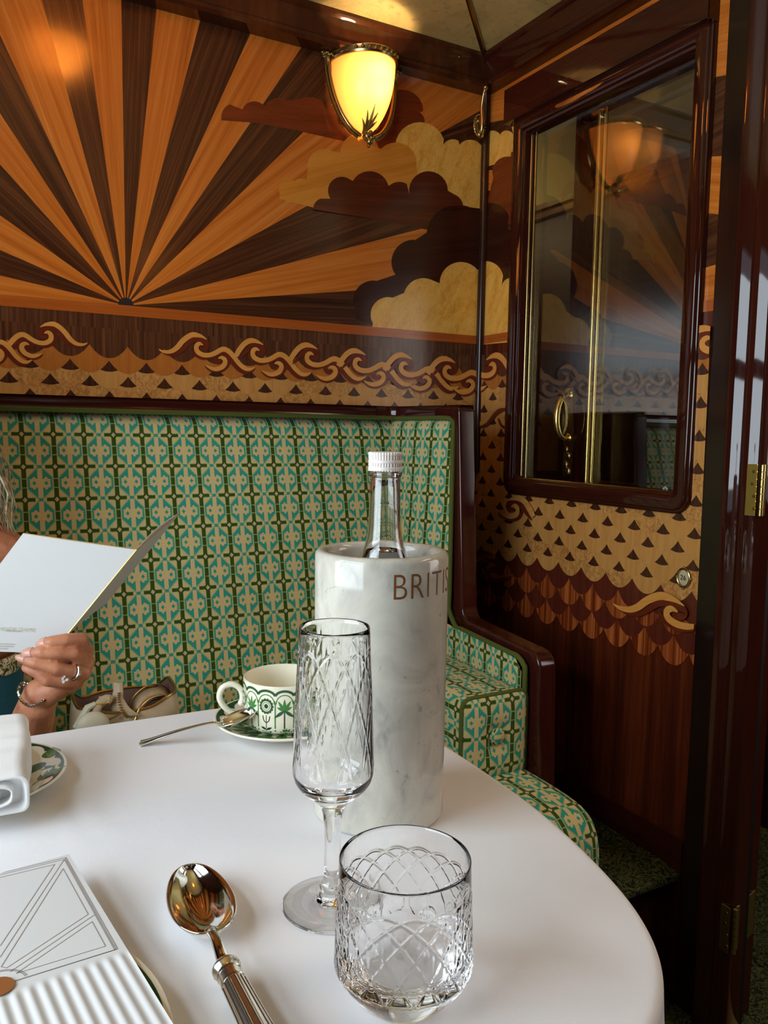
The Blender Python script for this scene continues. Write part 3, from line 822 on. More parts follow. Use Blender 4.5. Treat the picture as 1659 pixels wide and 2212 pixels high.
bd = MB(); bd.tube([(XR + 0.014, WY1 - 0.006, WZ0 + .006), (XR + 0.014, WY1 - 0.006, WZ1 - .006)], 0.0045, 10); bd.tube([(XR + 0.016, WY1 - 0.020, WZ0 + .006), (XR + 0.016, WY1 - 0.020, WZ1 - .006)], 0.003, 10)
bd.tube([(XR + 0.014, WY1 - 0.006, WZ0 + .006), (XR + 0.014, WY0 + 0.006, WZ0 + .006)], 0.004, 10)
obj('glazing_bead', bd, M['brass_antique'], win)
mk = MB()
pm = at_x(1437, 1056, XR + 0.0228)
for k in range(3): mk.sphere(pm + [0, 0.004*(k-1), 0.003*(k == 1)], 0.003, 10, 6, scale=(0.05, 1, 1))
mk.box((pm[0]-0.0002, pm[1]-0.004, pm[2]-0.008), (pm[0]+0.0002, pm[1]+0.004, pm[2]-0.005))
obj('etched_mark', mk, plain('etched_glass_mark', rgb(150, 156, 146), 0.6), win)

# ------------------------------------------------------------------ compartment door, folded back against the corridor side
DX0, DX1, DY0, DY1 = 1.283, 1.318, 0.905, 1.432
door = empty('door_1', (DX0, 0.86, 0.0), 'mahogany compartment door with a glazed upper half folded back into the corridor', 'door', kind='structure')
d = MB()
for (y0, y1, z0, z1) in ((DY0, 0.955, 0.012, 1.93), (1.366, DY1, 0.012, 1.93), (0.955, 1.366, 0.012, 0.93), (0.955, 1.366, 1.80, 1.93)): d.box((DX0, y0, z0), (DX1, y1, z1))
obj('door_frame', d, M['mahogany_gloss'], door, bevel=0.002)
g = MB(); g.box((DX0 + 0.012, 0.955, 0.93), (DX0 + 0.017, 1.366, 1.80)); obj('door_glass', g, M['pane'], door, smooth=False)
b = MB(); b.tube([(DX0 + 0.001, 1.357, 0.935), (DX0 + 0.001, 1.357, 1.795)], 0.0055, 10); b.tube([(DX0 + 0.003, 1.344, 0.935), (DX0 + 0.003, 1.344, 1.795)], 0.0035, 10)
obj('glazing_strip', b, M['brass'], door)
h = MB(); hy = 1.418
hp = spline([(DX0, hy, 1.185), (DX0-0.016, hy, 1.188), (DX0-0.034, hy, 1.172), (DX0-0.041, hy, 1.140), (DX0-0.036, hy, 1.108), (DX0-0.020, hy, 1.092), (DX0, hy, 1.092)], 6)
h.tube(hp, [0.0045 + 0.0025*math.sin(PI*i/(len(hp)-1)) for i in range(len(hp))], 12)
for z in (1.188, 1.092): h.sphere((DX0, hy, z), 0.012, 14, 8, scale=(0.5, 1, 1))
hd = obj('handle', h, M['brass'], door)
pl = MB(); pl.box((DX0 - 0.003, hy - 0.013, 1.005), (DX0, hy + 0.013, 1.205))
for k, z in enumerate((1.015, 1.03, 1.05, 1.065, 1.195)): pl.sphere((DX0 - 0.003, hy + (0.004 if k % 2 else -0.004), z), 0.008 - 0.0006*k, 12, 8, scale=(0.5, 1, 1.3))
obj('handle_plate', pl, M['brass_antique'], door, bevel=0.002)
# hinges on the post
def hinge(zc, hh, mat, name, w=0.026, dark=False):
    hb = MB(); hb.box((XR - 0.0085, 0.8845, zc - hh/2), (XR - 0.0060, 0.8845 + w*0.72, zc + hh/2))
    q0, q1 = np.array((XR + 0.008, 0.8815)), np.array((DX1 - 0.003, 0.9015))
    hb.add([(q0[0], q0[1], zc - hh/2), (q1[0], q1[1], zc - hh/2), (q1[0], q1[1], zc + hh/2), (q0[0], q0[1], zc + hh/2), (q0[0], q0[1] + .003, zc - hh/2), (q1[0], q1[1] + .003, zc - hh/2), (q1[0], q1[1] + .003, zc + hh/2), (q0[0], q0[1] + .003, zc + hh/2)], [(0,1,2,3),(7,6,5,4),(0,4,5,1),(1,5,6,2),(2,6,7,3),(3,7,4,0)])
    hg = obj(name, hb, mat, door, bevel=0.0006)
    kn = MB(); nk = 7
    for k in range(nk):
        z0 = zc - hh/2 + hh * k / nk; kn.tube([(XR + 0.000, 0.8790, z0 + 0.0006), (XR + 0.000, 0.8790, z0 + hh/nk - 0.0006)], 0.0042, 12)
    obj('hinge_knuckle', kn, mat, hg)
    s_ = MB()
    for k in range(4):
        z = zc + hh * (0.36 - 0.24 * k); yy = 0.884 + (0.007 if k != 1 else 0.010) - (0.0015*k)
        s_.lathe([(0.0001, -0.0009), (0.0024, -0.0009), (0.0030, 0.0)], (XR - 0.0085, yy, z), 14, M=[[0,0,1,0],[0,1,0,0],[-1,0,0,0],[0,0,0,1]])
        s_.box((XR - 0.0097, yy - 0.0004, z - 0.0022), (XR - 0.0093, yy + 0.0004, z + 0.0022), 1)
    obj('hinge_screw', s_, [M['brass_antique'], M['black_gap']], hg)
hinge(1.010, 0.088, M['brass'], 'upper_hinge')
hinge(0.215, 0.085, M['brass_dull'], 'lower_hinge', dark=True)
# the leaf's edge by the post; the black box paints in the gap's shade
e = MB(); e.box((DX0, 0.9025, 0.012), (DX1, 0.9055, 1.93)); e.box((XR + 0.0365, 0.890, 0.0), (DX0 - 0.002, 0.935, 1.95), 1)
obj('door_edge', e, [M['mahogany'], M['black_gap']], door, bevel=0.001)

# corridor ceiling and its lamp (seen through the glass)
cc = MB(); cc.add([(2.02, YF, 1.93), (2.02, 3.58, 1.93), (1.62, 3.58, 2.10), (1.62, YF, 2.10), (1.27, 3.58, 2.10), (1.27, YF, 2.10)], [(0,1,2,3),(3,2,4,5)])
trim9 = struct('trim_9', cc, plain('cream_corridor_ceiling', rgb(226, 210, 150), 0.6), 'cream coved ceiling of the corridor', 'ceiling', smooth=False)
cm = MB(); cm.box((1.99, YF, 1.89), (2.02, 3.58, 1.93)); cm.box((1.975, YF, 1.915), (2.02, 3.58, 1.935)); obj('corridor_cornice', cm, M['mahogany'], trim9, bevel=0.003)
ck = MB(); ck.box((XR, 3.56, 0), (2.05, 3.6, 2.2)); ck.box((XR, YB + 0.04, 0), (XR + 0.036, 3.58, 2.2)); obj('corridor_end', ck, M['dark_wood'], bpy.data.objects['wall_corridor'])
point_light('corridor_lamp', (1.66, 2.72, 1.92), 5.5, (1.0, 0.80, 0.45), 0.05)

# ------------------------------------------------------------------ wall lamp
def sconce(name, x, yw, z0, label, s=-1):
    """half bowl of amber glass held in a brass cradle; s = direction of the room along y"""
    t = empty(name, (x, yw, z0 - 0.16), label, 'wall lamp', 'amber wall lamps')
    RX, RY, HH = 0.073, 0.094, 0.150
    prof = [(u, (1 - (u ** 2.1)) ** 0.5 if u < 1 else 0.0) for u in np.linspace(0, 1, 22)]      # u: down, r
    th = np.linspace(0, PI, 33); P = []
    for u, r in prof:
        r = max(r, 0.02)
        P.append([(x + RX*r*math.cos(a), yw + s*(0.004 + RY*r*math.sin(a)), z0 - HH*u) for a in th])
    b = MB(); b.grid(P, flip=(s < 0)); obj('shade', b, M['shade'], t, angle=180)
    rim = MB()
    rp = [(x + (RX+.003)*math.cos(a), yw + s*(0.003 + (RY+.003)*math.sin(a)), z0) for a in np.linspace(0, PI, 33)]
    rows = [[(p[0]*1.0 + dx*math.cos(a), p[1] + s*dx*math.sin(a), z0 + dz) for p, a in zip(rp, np.linspace(0, PI, 33))] for dx, dz in ((-.003, -.006), (0.0015, -.006), (0.0035, -.002), (0.0022, .002), (0.004, .007), (0.0015, .010), (-.002, .010), (-.003, -.006))]
    rim.grid(rows, flip=(s > 0))
    for k in range(9):
        a = PI * (0.28 + 0.055 * k); rim.sphere((x + (RX+.007)*math.cos(a), yw + s*(0.003 + (RY+.007)*math.sin(a)), z0 + .003), 0.004, 8, 6)
    obj('rim_band', rim, M['brass_antique'], t)
    arm = MB()
    for sg in (-1, 1):
        pts = [(x + sg*(RX + .010) * (max(0.02, (1 - u**2.1))**0.5), yw + s*(0.008 + 0.030*u), z0 - 0.002 - (HH + .012)*u) for u in np.linspace(0, 0.985, 16)]
        arm.tube(pts, 0.0042, 10)
        pts2 = [(p[0] + sg*0.006, p[1] - s*0.003, p[2] - 0.004) for p in pts]; arm.tube(pts2, 0.0032, 8)
    obj('cradle', arm, M['brass_antique'], t)
    for sg in (-1, 1):
        ro = MB(); c0 = np.array((x + sg*(RX + .016), yw + s*0.010, z0 + 0.006))
        ro.sphere(c0, 0.010, 14, 10, scale=(1, .6, 1))
        for k in range(6): ro.sphere(c0 + [0.009*math.cos(k*PI/3), s*0.003, 0.009*math.sin(k*PI/3)], 0.0045, 8, 6)
        ro.sphere(c0 + [0, s*0.007, 0], 0.004, 8, 6)
        ro.tube([c0 + [0, 0, -.008], c0 + [-sg*.004, 0, -.026]], [0.007, 0.003], 8)
        obj('rosette', ro, M['brass_antique'], t)
    fi = MB(); c0 = np.array((x + 0.002, yw + s*0.040, z0 - HH - 0.012))
    fi.sphere(c0, 0.013, 14, 10, scale=(1, .9, .8)); fi.sphere(c0 + [0, s*.008, -.012], 0.008, 12, 8); fi.sphere(c0 + [0, s*.004, -.021], 0.004, 8, 6)
    for k in range(5): fi.sphere(c0 + [0.012*math.cos(k*1.26), s*.006, 0.010*math.sin(k*1.26)], 0.0045, 8, 6)
    obj('finial', fi, M['brass_antique'], t)
    lf = MB()
    for a, L in ((-0.75, .028), (-0.38, .036), (0.0, .046), (0.38, .036), (0.75, .028)):
        pts = []
        for q in np.linspace(0, 1, 7):
            zz = z0 - HH*0.99 + L*q*math.cos(a); u = (z0 - zz)/HH; r = max(0.02, (1 - u**2.1))**0.5 if u < 1 else 0.02
            xx = x + L*q*math.sin(a); yy = yw + s*(0.007 + RY*math.sqrt(max(0, r*r - ((xx-x)/RX)**2)))
            pts.append((xx, yy, zz))
        lf.tube(pts, [0.0035*(1 - 0.85*q) + 0.001*math.sin(PI*q) for q in np.linspace(0, 1, 7)], 6)
    obj('leaf_ornament', lf, M['brass_dull'], t)
    bp = MB(); bp.box((x - 0.05, min(yw, yw + s*.006), z0 - 0.13), (x + 0.05, max(yw, yw + s*.006), z0 - 0.01)); obj('back_plate', bp, M['brass_antique'], t, bevel=0.003)
    bl = MB(); bl.sphere((x + 0.004, yw + s*0.064, z0 - 0.048), 0.013, 16, 12, scale=(1, 1, 1.2)); obj('bulb', bl, M['bulb'], t)
    point_light('sconce_light', (x + 0.004, yw + s*0.066, z0 - 0.050), 11.0, (1.0, 0.72, 0.42), 0.014)
    return t
sconce('wall_sconce', 0.873, YB - 0.001, 1.916, 'lit amber glass half-bowl lamp in a brass cradle on the sunburst wall')
sconce('wall_sconce', 0.888, YF + 0.001, 1.90, 'matching amber wall lamp on the panelling behind the viewer', s=1)
cl = empty('ceiling_lamp', (0.30, 1.22, 2.03), 'round frosted lamp under the gold ceiling above the settee', 'ceiling lamp')
b = MB(); b.lathe([(0.001, -0.075), (0.03, -0.072), (0.055, -0.058), (0.068, -0.035), (0.072, -0.01)], (0.30, 1.22, 2.03), 32); obj('shade', b, M['shade'], cl, angle=180)
b = MB(); b.lathe([(0.074, -0.012), (0.078, -0.006), (0.076, 0.006), (0.02, 0.008)], (0.30, 1.22, 2.03), 32); obj('rim_band', b, M['brass_antique'], cl)
point_light('ceiling_lamp_light', (0.30, 1.22, 1.995), 5.0, (1.0, 0.68, 0.30), 0.02)

# ------------------------------------------------------------------ coat hook and seat number
hk = at_y(1035, 272, YB - 0.020); hk = np.array([hk[0], YB - 0.020, hk[2]])
t = empty('coat_hook', (hk[0], hk[1], hk[2] - 0.03), 'small brass coat hook in the corner beside the amber wall lamp', 'hook')
b = MB(); b.sphere(hk, 0.024, 24, 12, scale=(0.72, 0.22, 1.1))
for k in range(22):
    a = 2*PI*k/22; b.sphere(hk + [0.0165*math.cos(a), -0.002, 0.0255*math.sin(a)], 0.0022, 8, 5)
obj('plate', b, M['brass_antique'], t)
b = MB(); hp = spline([hk + [0.002, -.004, -.022], hk + [0, -.012, -.012], hk + [-.002, -.016, .006], hk + [-.006, -.018, .035], hk + [-.008, -.026, .060], hk + [-.008, -.034, .076]], 6)
b.tube(hp, [0.0062 - 0.0028*i/(len(hp)-1) for i in range(len(hp))], 12)
for q in (-1, -3, -5): b.sphere(hp[q], 0.0062 if q == -1 else 0.0048, 12, 8, scale=(1, 1, .6) if q != -1 else (1, 1, .9))
b.sphere(hk + [.001, -.006, -.022], 0.009, 12, 8, scale=(1, .6, .9))
for sg in (-1, 1): b.sphere(hk + [sg*.007, -.006, .008], 0.005, 10, 6)
obj('hook_arm', b, M['brass_antique'], t)

def text_mesh(txt, size, extrude=0.0, align='CENTER', spacing=1.0, offset=0.0, res=3):
    """vertices and faces of lettering built from Blender's own font, in its own x/y plane"""
    cu = bpy.data.curves.new('lettering', 'FONT'); cu.body = txt; cu.size = size; cu.extrude = extrude
    cu.align_x = align; cu.align_y = 'CENTER'; cu.space_character = spacing; cu.offset = offset; cu.resolution_u = res
    o = bpy.data.objects.new('lettering', cu); COL.objects.link(o)
    dg = bpy.context.evaluated_depsgraph_get(); me = bpy.data.meshes.new_from_object(o.evaluated_get(dg))
    V = np.array([v.co[:] for v in me.vertices]); F_ = [list(p.vertices) for p in me.polygons]
    bpy.data.objects.remove(o); bpy.data.curves.remove(cu); bpy.data.meshes.remove(me)
    return V, F_
bc = at_x(1478, 1248, XR - 0.004)
t = empty('seat_number_plate', (XR - .004, bc[1], bc[2] - 0.016), 'small oval brass-rimmed seat number on the fish-scale partition', 'number plate')
b = MB(); b.sphere(bc, 0.0140, 28, 10, scale=(0.20, 0.92, 1.12)); obj('disc', b, plain('cream_enamel', rgb(206, 192, 150), 0.25), t)
b = MB(); b.tube([bc + [-.0015, 0.0142*math.cos(a), 0.0172*math.sin(a)] for a in np.linspace(0, 2*PI, 30, endpoint=False)], 0.0026, 8, closed=True)
for a in (PI/2, -PI/2, 0, PI): b.sphere(bc + [-.0015, 0.0162*math.cos(a), 0.0195*math.sin(a)], 0.0028, 8, 6)
obj('rim', b, M['brass_antique'], t)
V, F_ = text_mesh('26', 0.0135, 0.0002)
b = MB(); b.add([(bc[0] - 0.0031 - z, bc[1] - x, bc[2] + y) for x, y, z in V], F_); obj('numerals', b, plain('black_numerals', rgb(40, 32, 26), 0.5), t, smooth=False)

# ------------------------------------------------------------------ settee
se = empty('settee', (0.25, 1.30, 0.0), 'built-in settee in green and turquoise moquette with a mahogany frame', 'settee')
ZT = 1.131
def yback(z): return 1.652 - 0.25*(ZT - z) + (0.030*max(0.0, (z - ZT + 0.03)/0.03)**2)
XC = 0.945
b = MB(); zs = np.concatenate([np.linspace(0.42, 1.09, 24), np.linspace(1.095, ZT, 8)]); xs = np.linspace(XL, XC, 30)
def puff(x, z): return 0.006*math.sin(PI*min(1, max(0, (z-0.42)/0.71)))
b.grid([[(x - 0.03*(ZT - z)*((x-XL)/(XC-XL))**4, yback(z) - puff(x, z), z) for x in xs] for z in zs], 0, lambda i, j: (xs[j] + 0.018, zs[i]*1.03), flip=True)
obj('back_cushion', b, M['moquette'], se, angle=180, )
def sidept(z, t):
    """t 0 at the corner with the back, 1 at the front edge"""
    p0 = np.array([XC - 0.03*(ZT - z), yback(z) - puff(0, z), z])
    fx = 0.972 - 0.033*(ZT - z); yfr = 1.442 - 0.05*(ZT - z)
    if z < 0.678: yfr = 1.165
    p1 = np.array([fx - (0.0 if z >= 0.678 else 0.002), yfr, z])
    p = p0 + (p1 - p0)*t
    p[0] -= 0.006*math.sin(PI*t)
    if z > ZT - 0.02: p[0] += 0.02*((z - ZT + 0.02)/0.02)**2 * 0.6
    return p
b = MB()
zs2 = np.concatenate([np.linspace(0.69, 1.10, 16), np.linspace(1.105, ZT, 6)]); ts = np.linspace(0, 1, 12)
b.grid([[sidept(z, t_) for t_ in ts] for z in zs2], 0, lambda i, j: (0.02 - sidept(zs2[i % len(zs2)], ts[j % len(ts)])[1], zs2[i % len(zs2)]*1.03), flip=True)
# low strip that runs forward above the arm cushion
ys = np.linspace(1.60, 1.165, 24)
def topz(y): return 0.688 - 0.014*(1.41 - y)/0.24 if y < 1.41 else 0.690
rows = []
for q in np.linspace(0, 1, 8):
    rows.append([(0.956 + (0.012*(y-1.165)/0.44)*0, y, 0.45 + (topz(y) - (0.02*max(0, (1.185-y)/0.02)**2) - 0.45)*q) for y in ys])
b.grid(rows, 0, lambda i, j: (0.02 - rows[i][j][1], rows[i][j][2]*1.03), flip=True)
obj('side_cushion', b, M['moquette'], se, angle=180)
# mahogany end panel
def rounded(pts, n=6):
    out = []
    m = len(pts)
    for i in range(m):
        p = np.array(pts[i][:2]); r = pts[i][2] if len(pts[i]) > 2 else 0
        if r == 0: out.append(tuple(p)); continue
        a = np.array(pts[i-1][:2]); c = np.array(pts[(i+1) % m][:2]); va = _u(a - p); vc = _u(c - p)
        ang = math.acos(np.clip(va @ vc, -1, 1)); dd = r / math.tan(ang/2); s0 = p + va*dd; s1 = p + vc*dd
        for k in range(n + 1):
            tt = k / n; out.append(tuple((1-tt)**2*s0 + 2*tt*(1-tt)*p + tt**2*s1))
    return out
ol = rounded([(1.695, 1.157), (1.418, 1.157, 0.016), (1.384, 0.712, 0.030), (1.165, 0.692, 0.030), (1.112, 0.672, 0.022), (1.100, 0.28), (1.695, 0.28)])
ol = rounded([(1.695, 1.157), (1.420, 1.157, 0.016), (1.388, 0.706, 0.028), (1.135, 0.690, 0.036), (1.118, 0.28), (1.695, 0.28)])
b = MB(); n = len(ol); xa, xb = 0.974, 1.016
b.add([(xa, y, z) for y, z in ol] + [(xb, y, z) for y, z in ol], [list(range(n)), list(range(n, 2*n))[::-1]] + [[i, i + n, (i+1) % n + n, (i+1) % n] for i in range(n)], 0, lambda p: (p[2], p[1] + p[0]))
obj('end_panel', b, M['mahogany'], se, bevel=0.006, angle=50)
# rail along the top
path = [(XL, 1.668, 1.145), (0.5, 1.668, 1.145), (0.90, 1.668, 1.145), (0.948, 1.660, 1.145), (0.962, 1.635, 1.145), (0.985, 1.50, 1.145), (0.990, 1.43, 1.145)]
b = MB()
sec = [(-0.034, -0.012), (-0.022, -0.013), (-0.019, -0.009), (-0.019, 0.006), (-0.023, 0.012), (-0.030, 0.0135), (0.03, 0.0135), (0.03, -0.012)]
def sweep(mb, path, sec, mat=0):
    path = np.array(path, float); rows = []
    for i in range(len(path)):
        tdir = _u((path[min(i+1, len(path)-1)] - path[max(i-1, 0)])[:2]); nrm = np.array([-tdir[1], tdir[0]])      # to the left of travel
        rows.append([(path[i][0] + nrm[0]*o_, path[i][1] + nrm[1]*o_, path[i][2] + dz) for o_, dz in sec])
    L = [0]
    for i in range(1, len(path)): L.append(L[-1] + np.linalg.norm(path[i]-path[i-1]))
    mb.grid(rows, mat, lambda i, j: (L[i], j*0.012), closed_v=True)
sweep(b, path[:3], sec); 
b2 = [(0.85, 1.668, 1.145), (0.925, 1.668, 1.145), (0.955, 1.655, 1.145), (0.972, 1.62, 1.145), (0.992, 1.50, 1.145), (0.998, 1.424, 1.145)]
sweep(b, spline(b2, 5), [(max(-0.024, o_), dz) for o_, dz in [(-0.022,-0.012),(-0.018,-0.013),(-0.016,-0.009),(-0.016,0.006),(-0.018,0.012),(-0.022,0.0135),(0.018,0.0135),(0.018,-0.012)]])
obj('top_rail', b, M['mahogany'], se, angle=50)
# olive piping
pp_ = [(XL, 1.640, 1.131)] + [(x, 1.640, 1.131) for x in np.linspace(XL + .2, 0.93, 8)]
side_edge = [sidept(z, 1.0) + [0.002, -0.003, 0] for z in np.linspace(ZT - 0.014, 0.72, 14)]
edge2 = [np.array((0.962, y, topz(y) + 0.002)) for y in np.linspace(1.395, 1.185, 10)] + [np.array((0.962, 1.166, 0.665)), np.array((0.962, 1.161, 0.64)), np.array((0.962, 1.160, 0.46))]
allp = pp_ + [(0.947, 1.628, 1.131), (0.956, 1.56, 1.131), (0.968, 1.46, 1.131), (0.971, 1.443, 1.126)] + [tuple(p) for p in side_edge] + [tuple(p) for p in edge2]
b = MB(); b.tube(spline(allp, 3), 0.0052, 8); obj('piping', b, M['piping'], se)
# arm cushion
b = MB(); ax0, ax1, az0, az1, ay0, ay1 = 0.818, 0.966, 0.456, 0.620, 1.163, 1.60
sec = rounded([(ax0, az0, .016), (ax0, az1, .022), (ax1, az1, .022), (ax1, az0, .016)], 5); sec = np.array(sec); n = len(sec)
per = [0]
for i in range(1, n + 1): per.append(per[-1] + np.linalg.norm(sec[i % n] - sec[i-1]))
ctr = np.array([(ax0+ax1)/2, (az0+az1)/2])
# u counted so the top keeps u = x
k0 = int(np.argmin([abs(p[0]-ax0-.022) + abs(p[1]-az1)*3 for p in sec]))
U0 = sec[k0][0] - per[k0]
ys3 = np.linspace(ay0, ay1, 14)
b.grid([[(p[0], y, p[1] + 0.004*math.sin(PI*(y-ay0)/(ay1-ay0))*(p[1] > 0.6)) for p in sec] for y in ys3], 0, lambda i, j: (U0 + per[j] + 0.018, -ys3[i % 14]), closed_v=True, flip=False)
rows = []
for sc, dy in ((1.0, 0.0), (0.985, -0.006), (0.93, -0.010), (0.8, -0.013), (0.55, -0.016), (0.35, -0.014), (0.15, -0.006), (0.02, -0.003)):
    rows.append([(ctr[0] + (p[0]-ctr[0])*sc, ay0 + dy, ctr[1] + (p[1]-ctr[1])*sc) for p in sec])
b.grid(rows, 0, lambda i, j: (rows[i % len(rows)][j % n][0] + 0.006, rows[i % len(rows)][j % n][2] + 0.012), closed_v=True)
am = obj('arm_cushion', b, M['moquette'], se, angle=60)
b = MB(); b.tube([(ctr[0] + (p[0]-ctr[0])*1.005, ay0 - 0.003, ctr[1] + (p[1]-ctr[1])*1.005) for p in sec], 0.0042, 8, closed=True); obj('arm_piping', b, M['piping'], am)
b = MB(); b.sphere((ctr[0] + 0.002, ay0 - 0.010, ctr[1] + 0.004), 0.0165, 18, 12, scale=(1, .5, 1)); obj('button', b, M['moquette'], am)
# seat cushion
b = MB()
py = [(0.962, 0.24), (0.955, 0.34), (0.956, 0.40), (0.966, 0.432), (0.985, 0.452), (1.02, 0.462), (1.10, 0.466), (1.25, 0.466), (1.45, 0.462), (1.62, 0.455)]
pyf = spline([(a, c) for a, c in py], 3); Lp = [0]
for i in range(1, len(pyf)): Lp.append(Lp[-1] + np.linalg.norm(pyf[i] - pyf[i-1]))
xs = list(np.linspace(XL, 0.950, 26)); rows = []; ux = list(xs)
for x in xs: rows.append([(x, p[0], p[1]) for p in pyf])
for k in range(1, 9):
    t_ = PI/2*k/8; dx = 0.036*math.sin(t_); ins = 0.036*(1-math.cos(t_))
    rows.append([(0.950 + dx, min(1.62, p[0] + ins*max(0, 1-(p[0]-0.95)/0.2)), p[1] - ins*min(1, max(0, (p[1]-0.24)/0.2))) for p in pyf]); ux.append(0.950 + 0.0072*k)
rows.append([(0.988, p[0] + 0.05*max(0, 1-(p[0]-.95)/.2), 0.24 if i < 2 else min(p[1]-0.06, 0.40)) for i, p in enumerate(pyf)]); ux.append(1.05)
rows.append([(0.986, p[0] + 0.05*max(0, 1-(p[0]-.95)/.2), 0.24) for i, p in enumerate(pyf)]); ux.append(1.2)
b.grid(rows, 0, lambda i, j: (ux[i] + 0.03, Lp[j]), flip=False)
obj('seat_cushion', b, M['moquette'], se, angle=60)
b = MB(); b.box((XL, 1.0, 0.0), (0.965, 1.64, 0.25)); obj('seat_base', b, M['dark_wood'], se, bevel=0.004)
# ------------------------------------------------------------------ table and cloth
TZ = 0.75
edge_pts = [(0.310, 0.9635), (0.375, 0.955), (0.430, 0.922), (0.470, 0.865), (0.489, 0.800), (0.494, 0.735), (0.4925, 0.651), (0.486, 0.560), (0.469, 0.471), (0.445, 0.398), (0.410, 0.345), (0.360, 0.308), (0.300, 0.290)]
ce_ = spline(edge_pts, 8)
outline = [(x, 0.972 + 0*(x), ) for x in np.linspace(XL + 0.004, 0.02, 14)] + [(x, 0.971 - 0.0075*((x-.02)/.29)**2) for x in np.linspace(0.06, 0.28, 10)] + [tuple(p) for p in ce_] + [(x, 0.288) for x in np.linspace(0.26, XL + 0.004, 26)]
outline = np.array(outline); NO = len(outline)
nrm = np.zeros_like(outline)
for i in range(NO):
    d = _u(outline[min(i+1, NO-1)] - outline[max(i-1, 0)]); nrm[i] = (-d[1], d[0])
cen = np.array([0.0, 0.63])
if ((outline - cen) * nrm).sum() < 0: nrm = -nrm
S_ = np.concatenate([[0], np.cumsum(np.linalg.norm(np.diff(outline, axis=0), axis=1))])
def cloth_z(x, y):
    z = 0.00035*math.sin(23*x + 9*y) * math.sin(17*y - 4*x)
    q = (x - 0.118 + 0.18*(y - 0.72)); z += 0.0009*math.exp(-(q/0.006)**2) * max(0, 1 - ((y-0.72)/0.10)**2)
    q = (x - 0.098 + 0.10*(y - 0.70)); z += 0.0007*math.exp(-(q/0.007)**2) * max(0, 1 - ((y-0.70)/0.09)**2)
    return z
b = MB(); rows = []
for k in range(46):
    t = (k / 45) ** 0.8
    P = cen + (outline - nrm*0.006 - cen) * max(t, 0.002)
    rows.append([(p[0], p[1], TZ + cloth_z(*p)) for p in P])
for a in (0.3, 0.65, 1.0, 1.3, PI/2):
    rows.append([(p[0] + n[0]*(-0.006 + 0.007*math.sin(a)), p[1] + n[1]*(-0.006 + 0.007*math.sin(a)), TZ - 0.007*(1 - math.cos(a))) for p, n in zip(outline, nrm)])
for q in np.linspace(0.03, 1, 22):
    r_ = []
    for p, n, s_ in zip(outline, nrm, S_):
        corner = math.exp(-((p[0]-0.40)/0.10)**2) 
        amp = (0.006 + 0.016*corner) * q**1.1
        rip = amp * (0.9 + math.sin(31*s_ + 1.1) * (0.5 + 0.5*math.sin(7*s_)))
        r_.append((p[0] + n[0]*(0.001 + rip), p[1] + n[1]*(0.001 + rip), TZ - 0.007 - 0.25*q))
    rows.append(r_)
b.grid(rows, flip=True)
tc = obj('tablecloth', b, M['linen'], angle=180, subsurf=1); tag(tc, 'plain white linen cloth draped over the dining table', 'tablecloth')
ta = empty('dining_table', (0.0, 0.63, 0.0), 'dining table fixed under the carriage window, hidden beneath the white cloth', 'table')
b = MB(); ins = [(p[0] - n[0]*0.006, p[1] - n[1]*0.006) for p, n in zip(outline, nrm)]
b.add([(x, y, 0.722) for x, y in ins] + [(x, y, 0.7455) for x, y in ins], [list(range(NO))[::-1], list(range(NO, 2*NO))] + [[i, (i+1) % NO, (i+1) % NO + NO, i + NO] for i in range(NO)])
obj('tabletop', b, M['dark_wood'], ta, smooth=False)
b = MB(); b.lathe([(0.14, 0.0), (0.14, 0.02), (0.035, 0.05), (0.03, 0.70), (0.08, 0.722)], (-0.02, 0.63, 0), 24); obj('pedestal', b, M['dark_wood'], ta)

# ------------------------------------------------------------------ marble wine cooler and bottle
RIGHT = np.array([_X[0], 0, 0]); RIGHT = _u(np.array([ROT[0,0], ROT[1,0], 0.0])); VIEW = np.array([RIGHT[1], -RIGHT[0], 0.0])
if VIEW @ np.array([0.36, 0.63, 0]) > 0: VIEW = -VIEW
CC = np.array([0.352, 0.630, TZ + 0.0006]); CR, CH = 0.0603, 0.2435
wc = empty('wine_cooler', CC, 'tall cylindrical pale grey marble wine cooler with bronze lettering', 'wine cooler')
b = MB(); b.lathe([(0.001, 0), (CR - 0.004, 0), (CR - 0.0012, 0.001), (CR, 0.004), (CR, 0.05), (CR, 0.12), (CR, 0.20), (CR, CH - 0.005), (CR - 0.001, CH - 0.0018), (CR - 0.0035, CH), (CR - 0.0085, CH), (CR - 0.011, CH - 0.0015), (CR - 0.0122, CH - 0.006), (CR - 0.0126, 0.12), (CR - 0.013, 0.03), (CR - 0.02, 0.018), (0.001, 0.0178)], CC, 96)
obj('body', b, M['marble'], wc, angle=60)
V, F_ = text_mesh('BRITISH', 0.0318, 0.0, align='LEFT', spacing=1.06, offset=-0.0004, res=6)
fl_ = max(V[:, 0])
bb = MB(); zc_ = at_d(880, 1271, 0.675)[2]
def refine(V, F_, h=0.0016):
    """cut lettering into strips narrow enough to follow a curved wall"""
    out = []
    for f in F_:
        poly = [(V[k][0], V[k][1]) for k in f]; xs = [p[0] for p in poly]; x = math.floor(min(xs)/h)*h
        while x < max(xs):
            q = clip_rect(poly, (x, x + h, -9, 9)); x += h
            if len(q) >= 3: out.append(q)
    return out
for q in refine(V, F_):
    P = []
    for x, y in q:
        ph = 0.135 + x*0.82 / CR; d = math.cos(ph)*VIEW + math.sin(ph)*RIGHT
        P.append(np.array([CC[0], CC[1], 0]) + d*(CR + 0.00012) + [0, 0, zc_ + y])
    bb.add(P, [list(range(len(P)))])
obj('lettering', bb, M['bronze_ink'], wc, smooth=False)

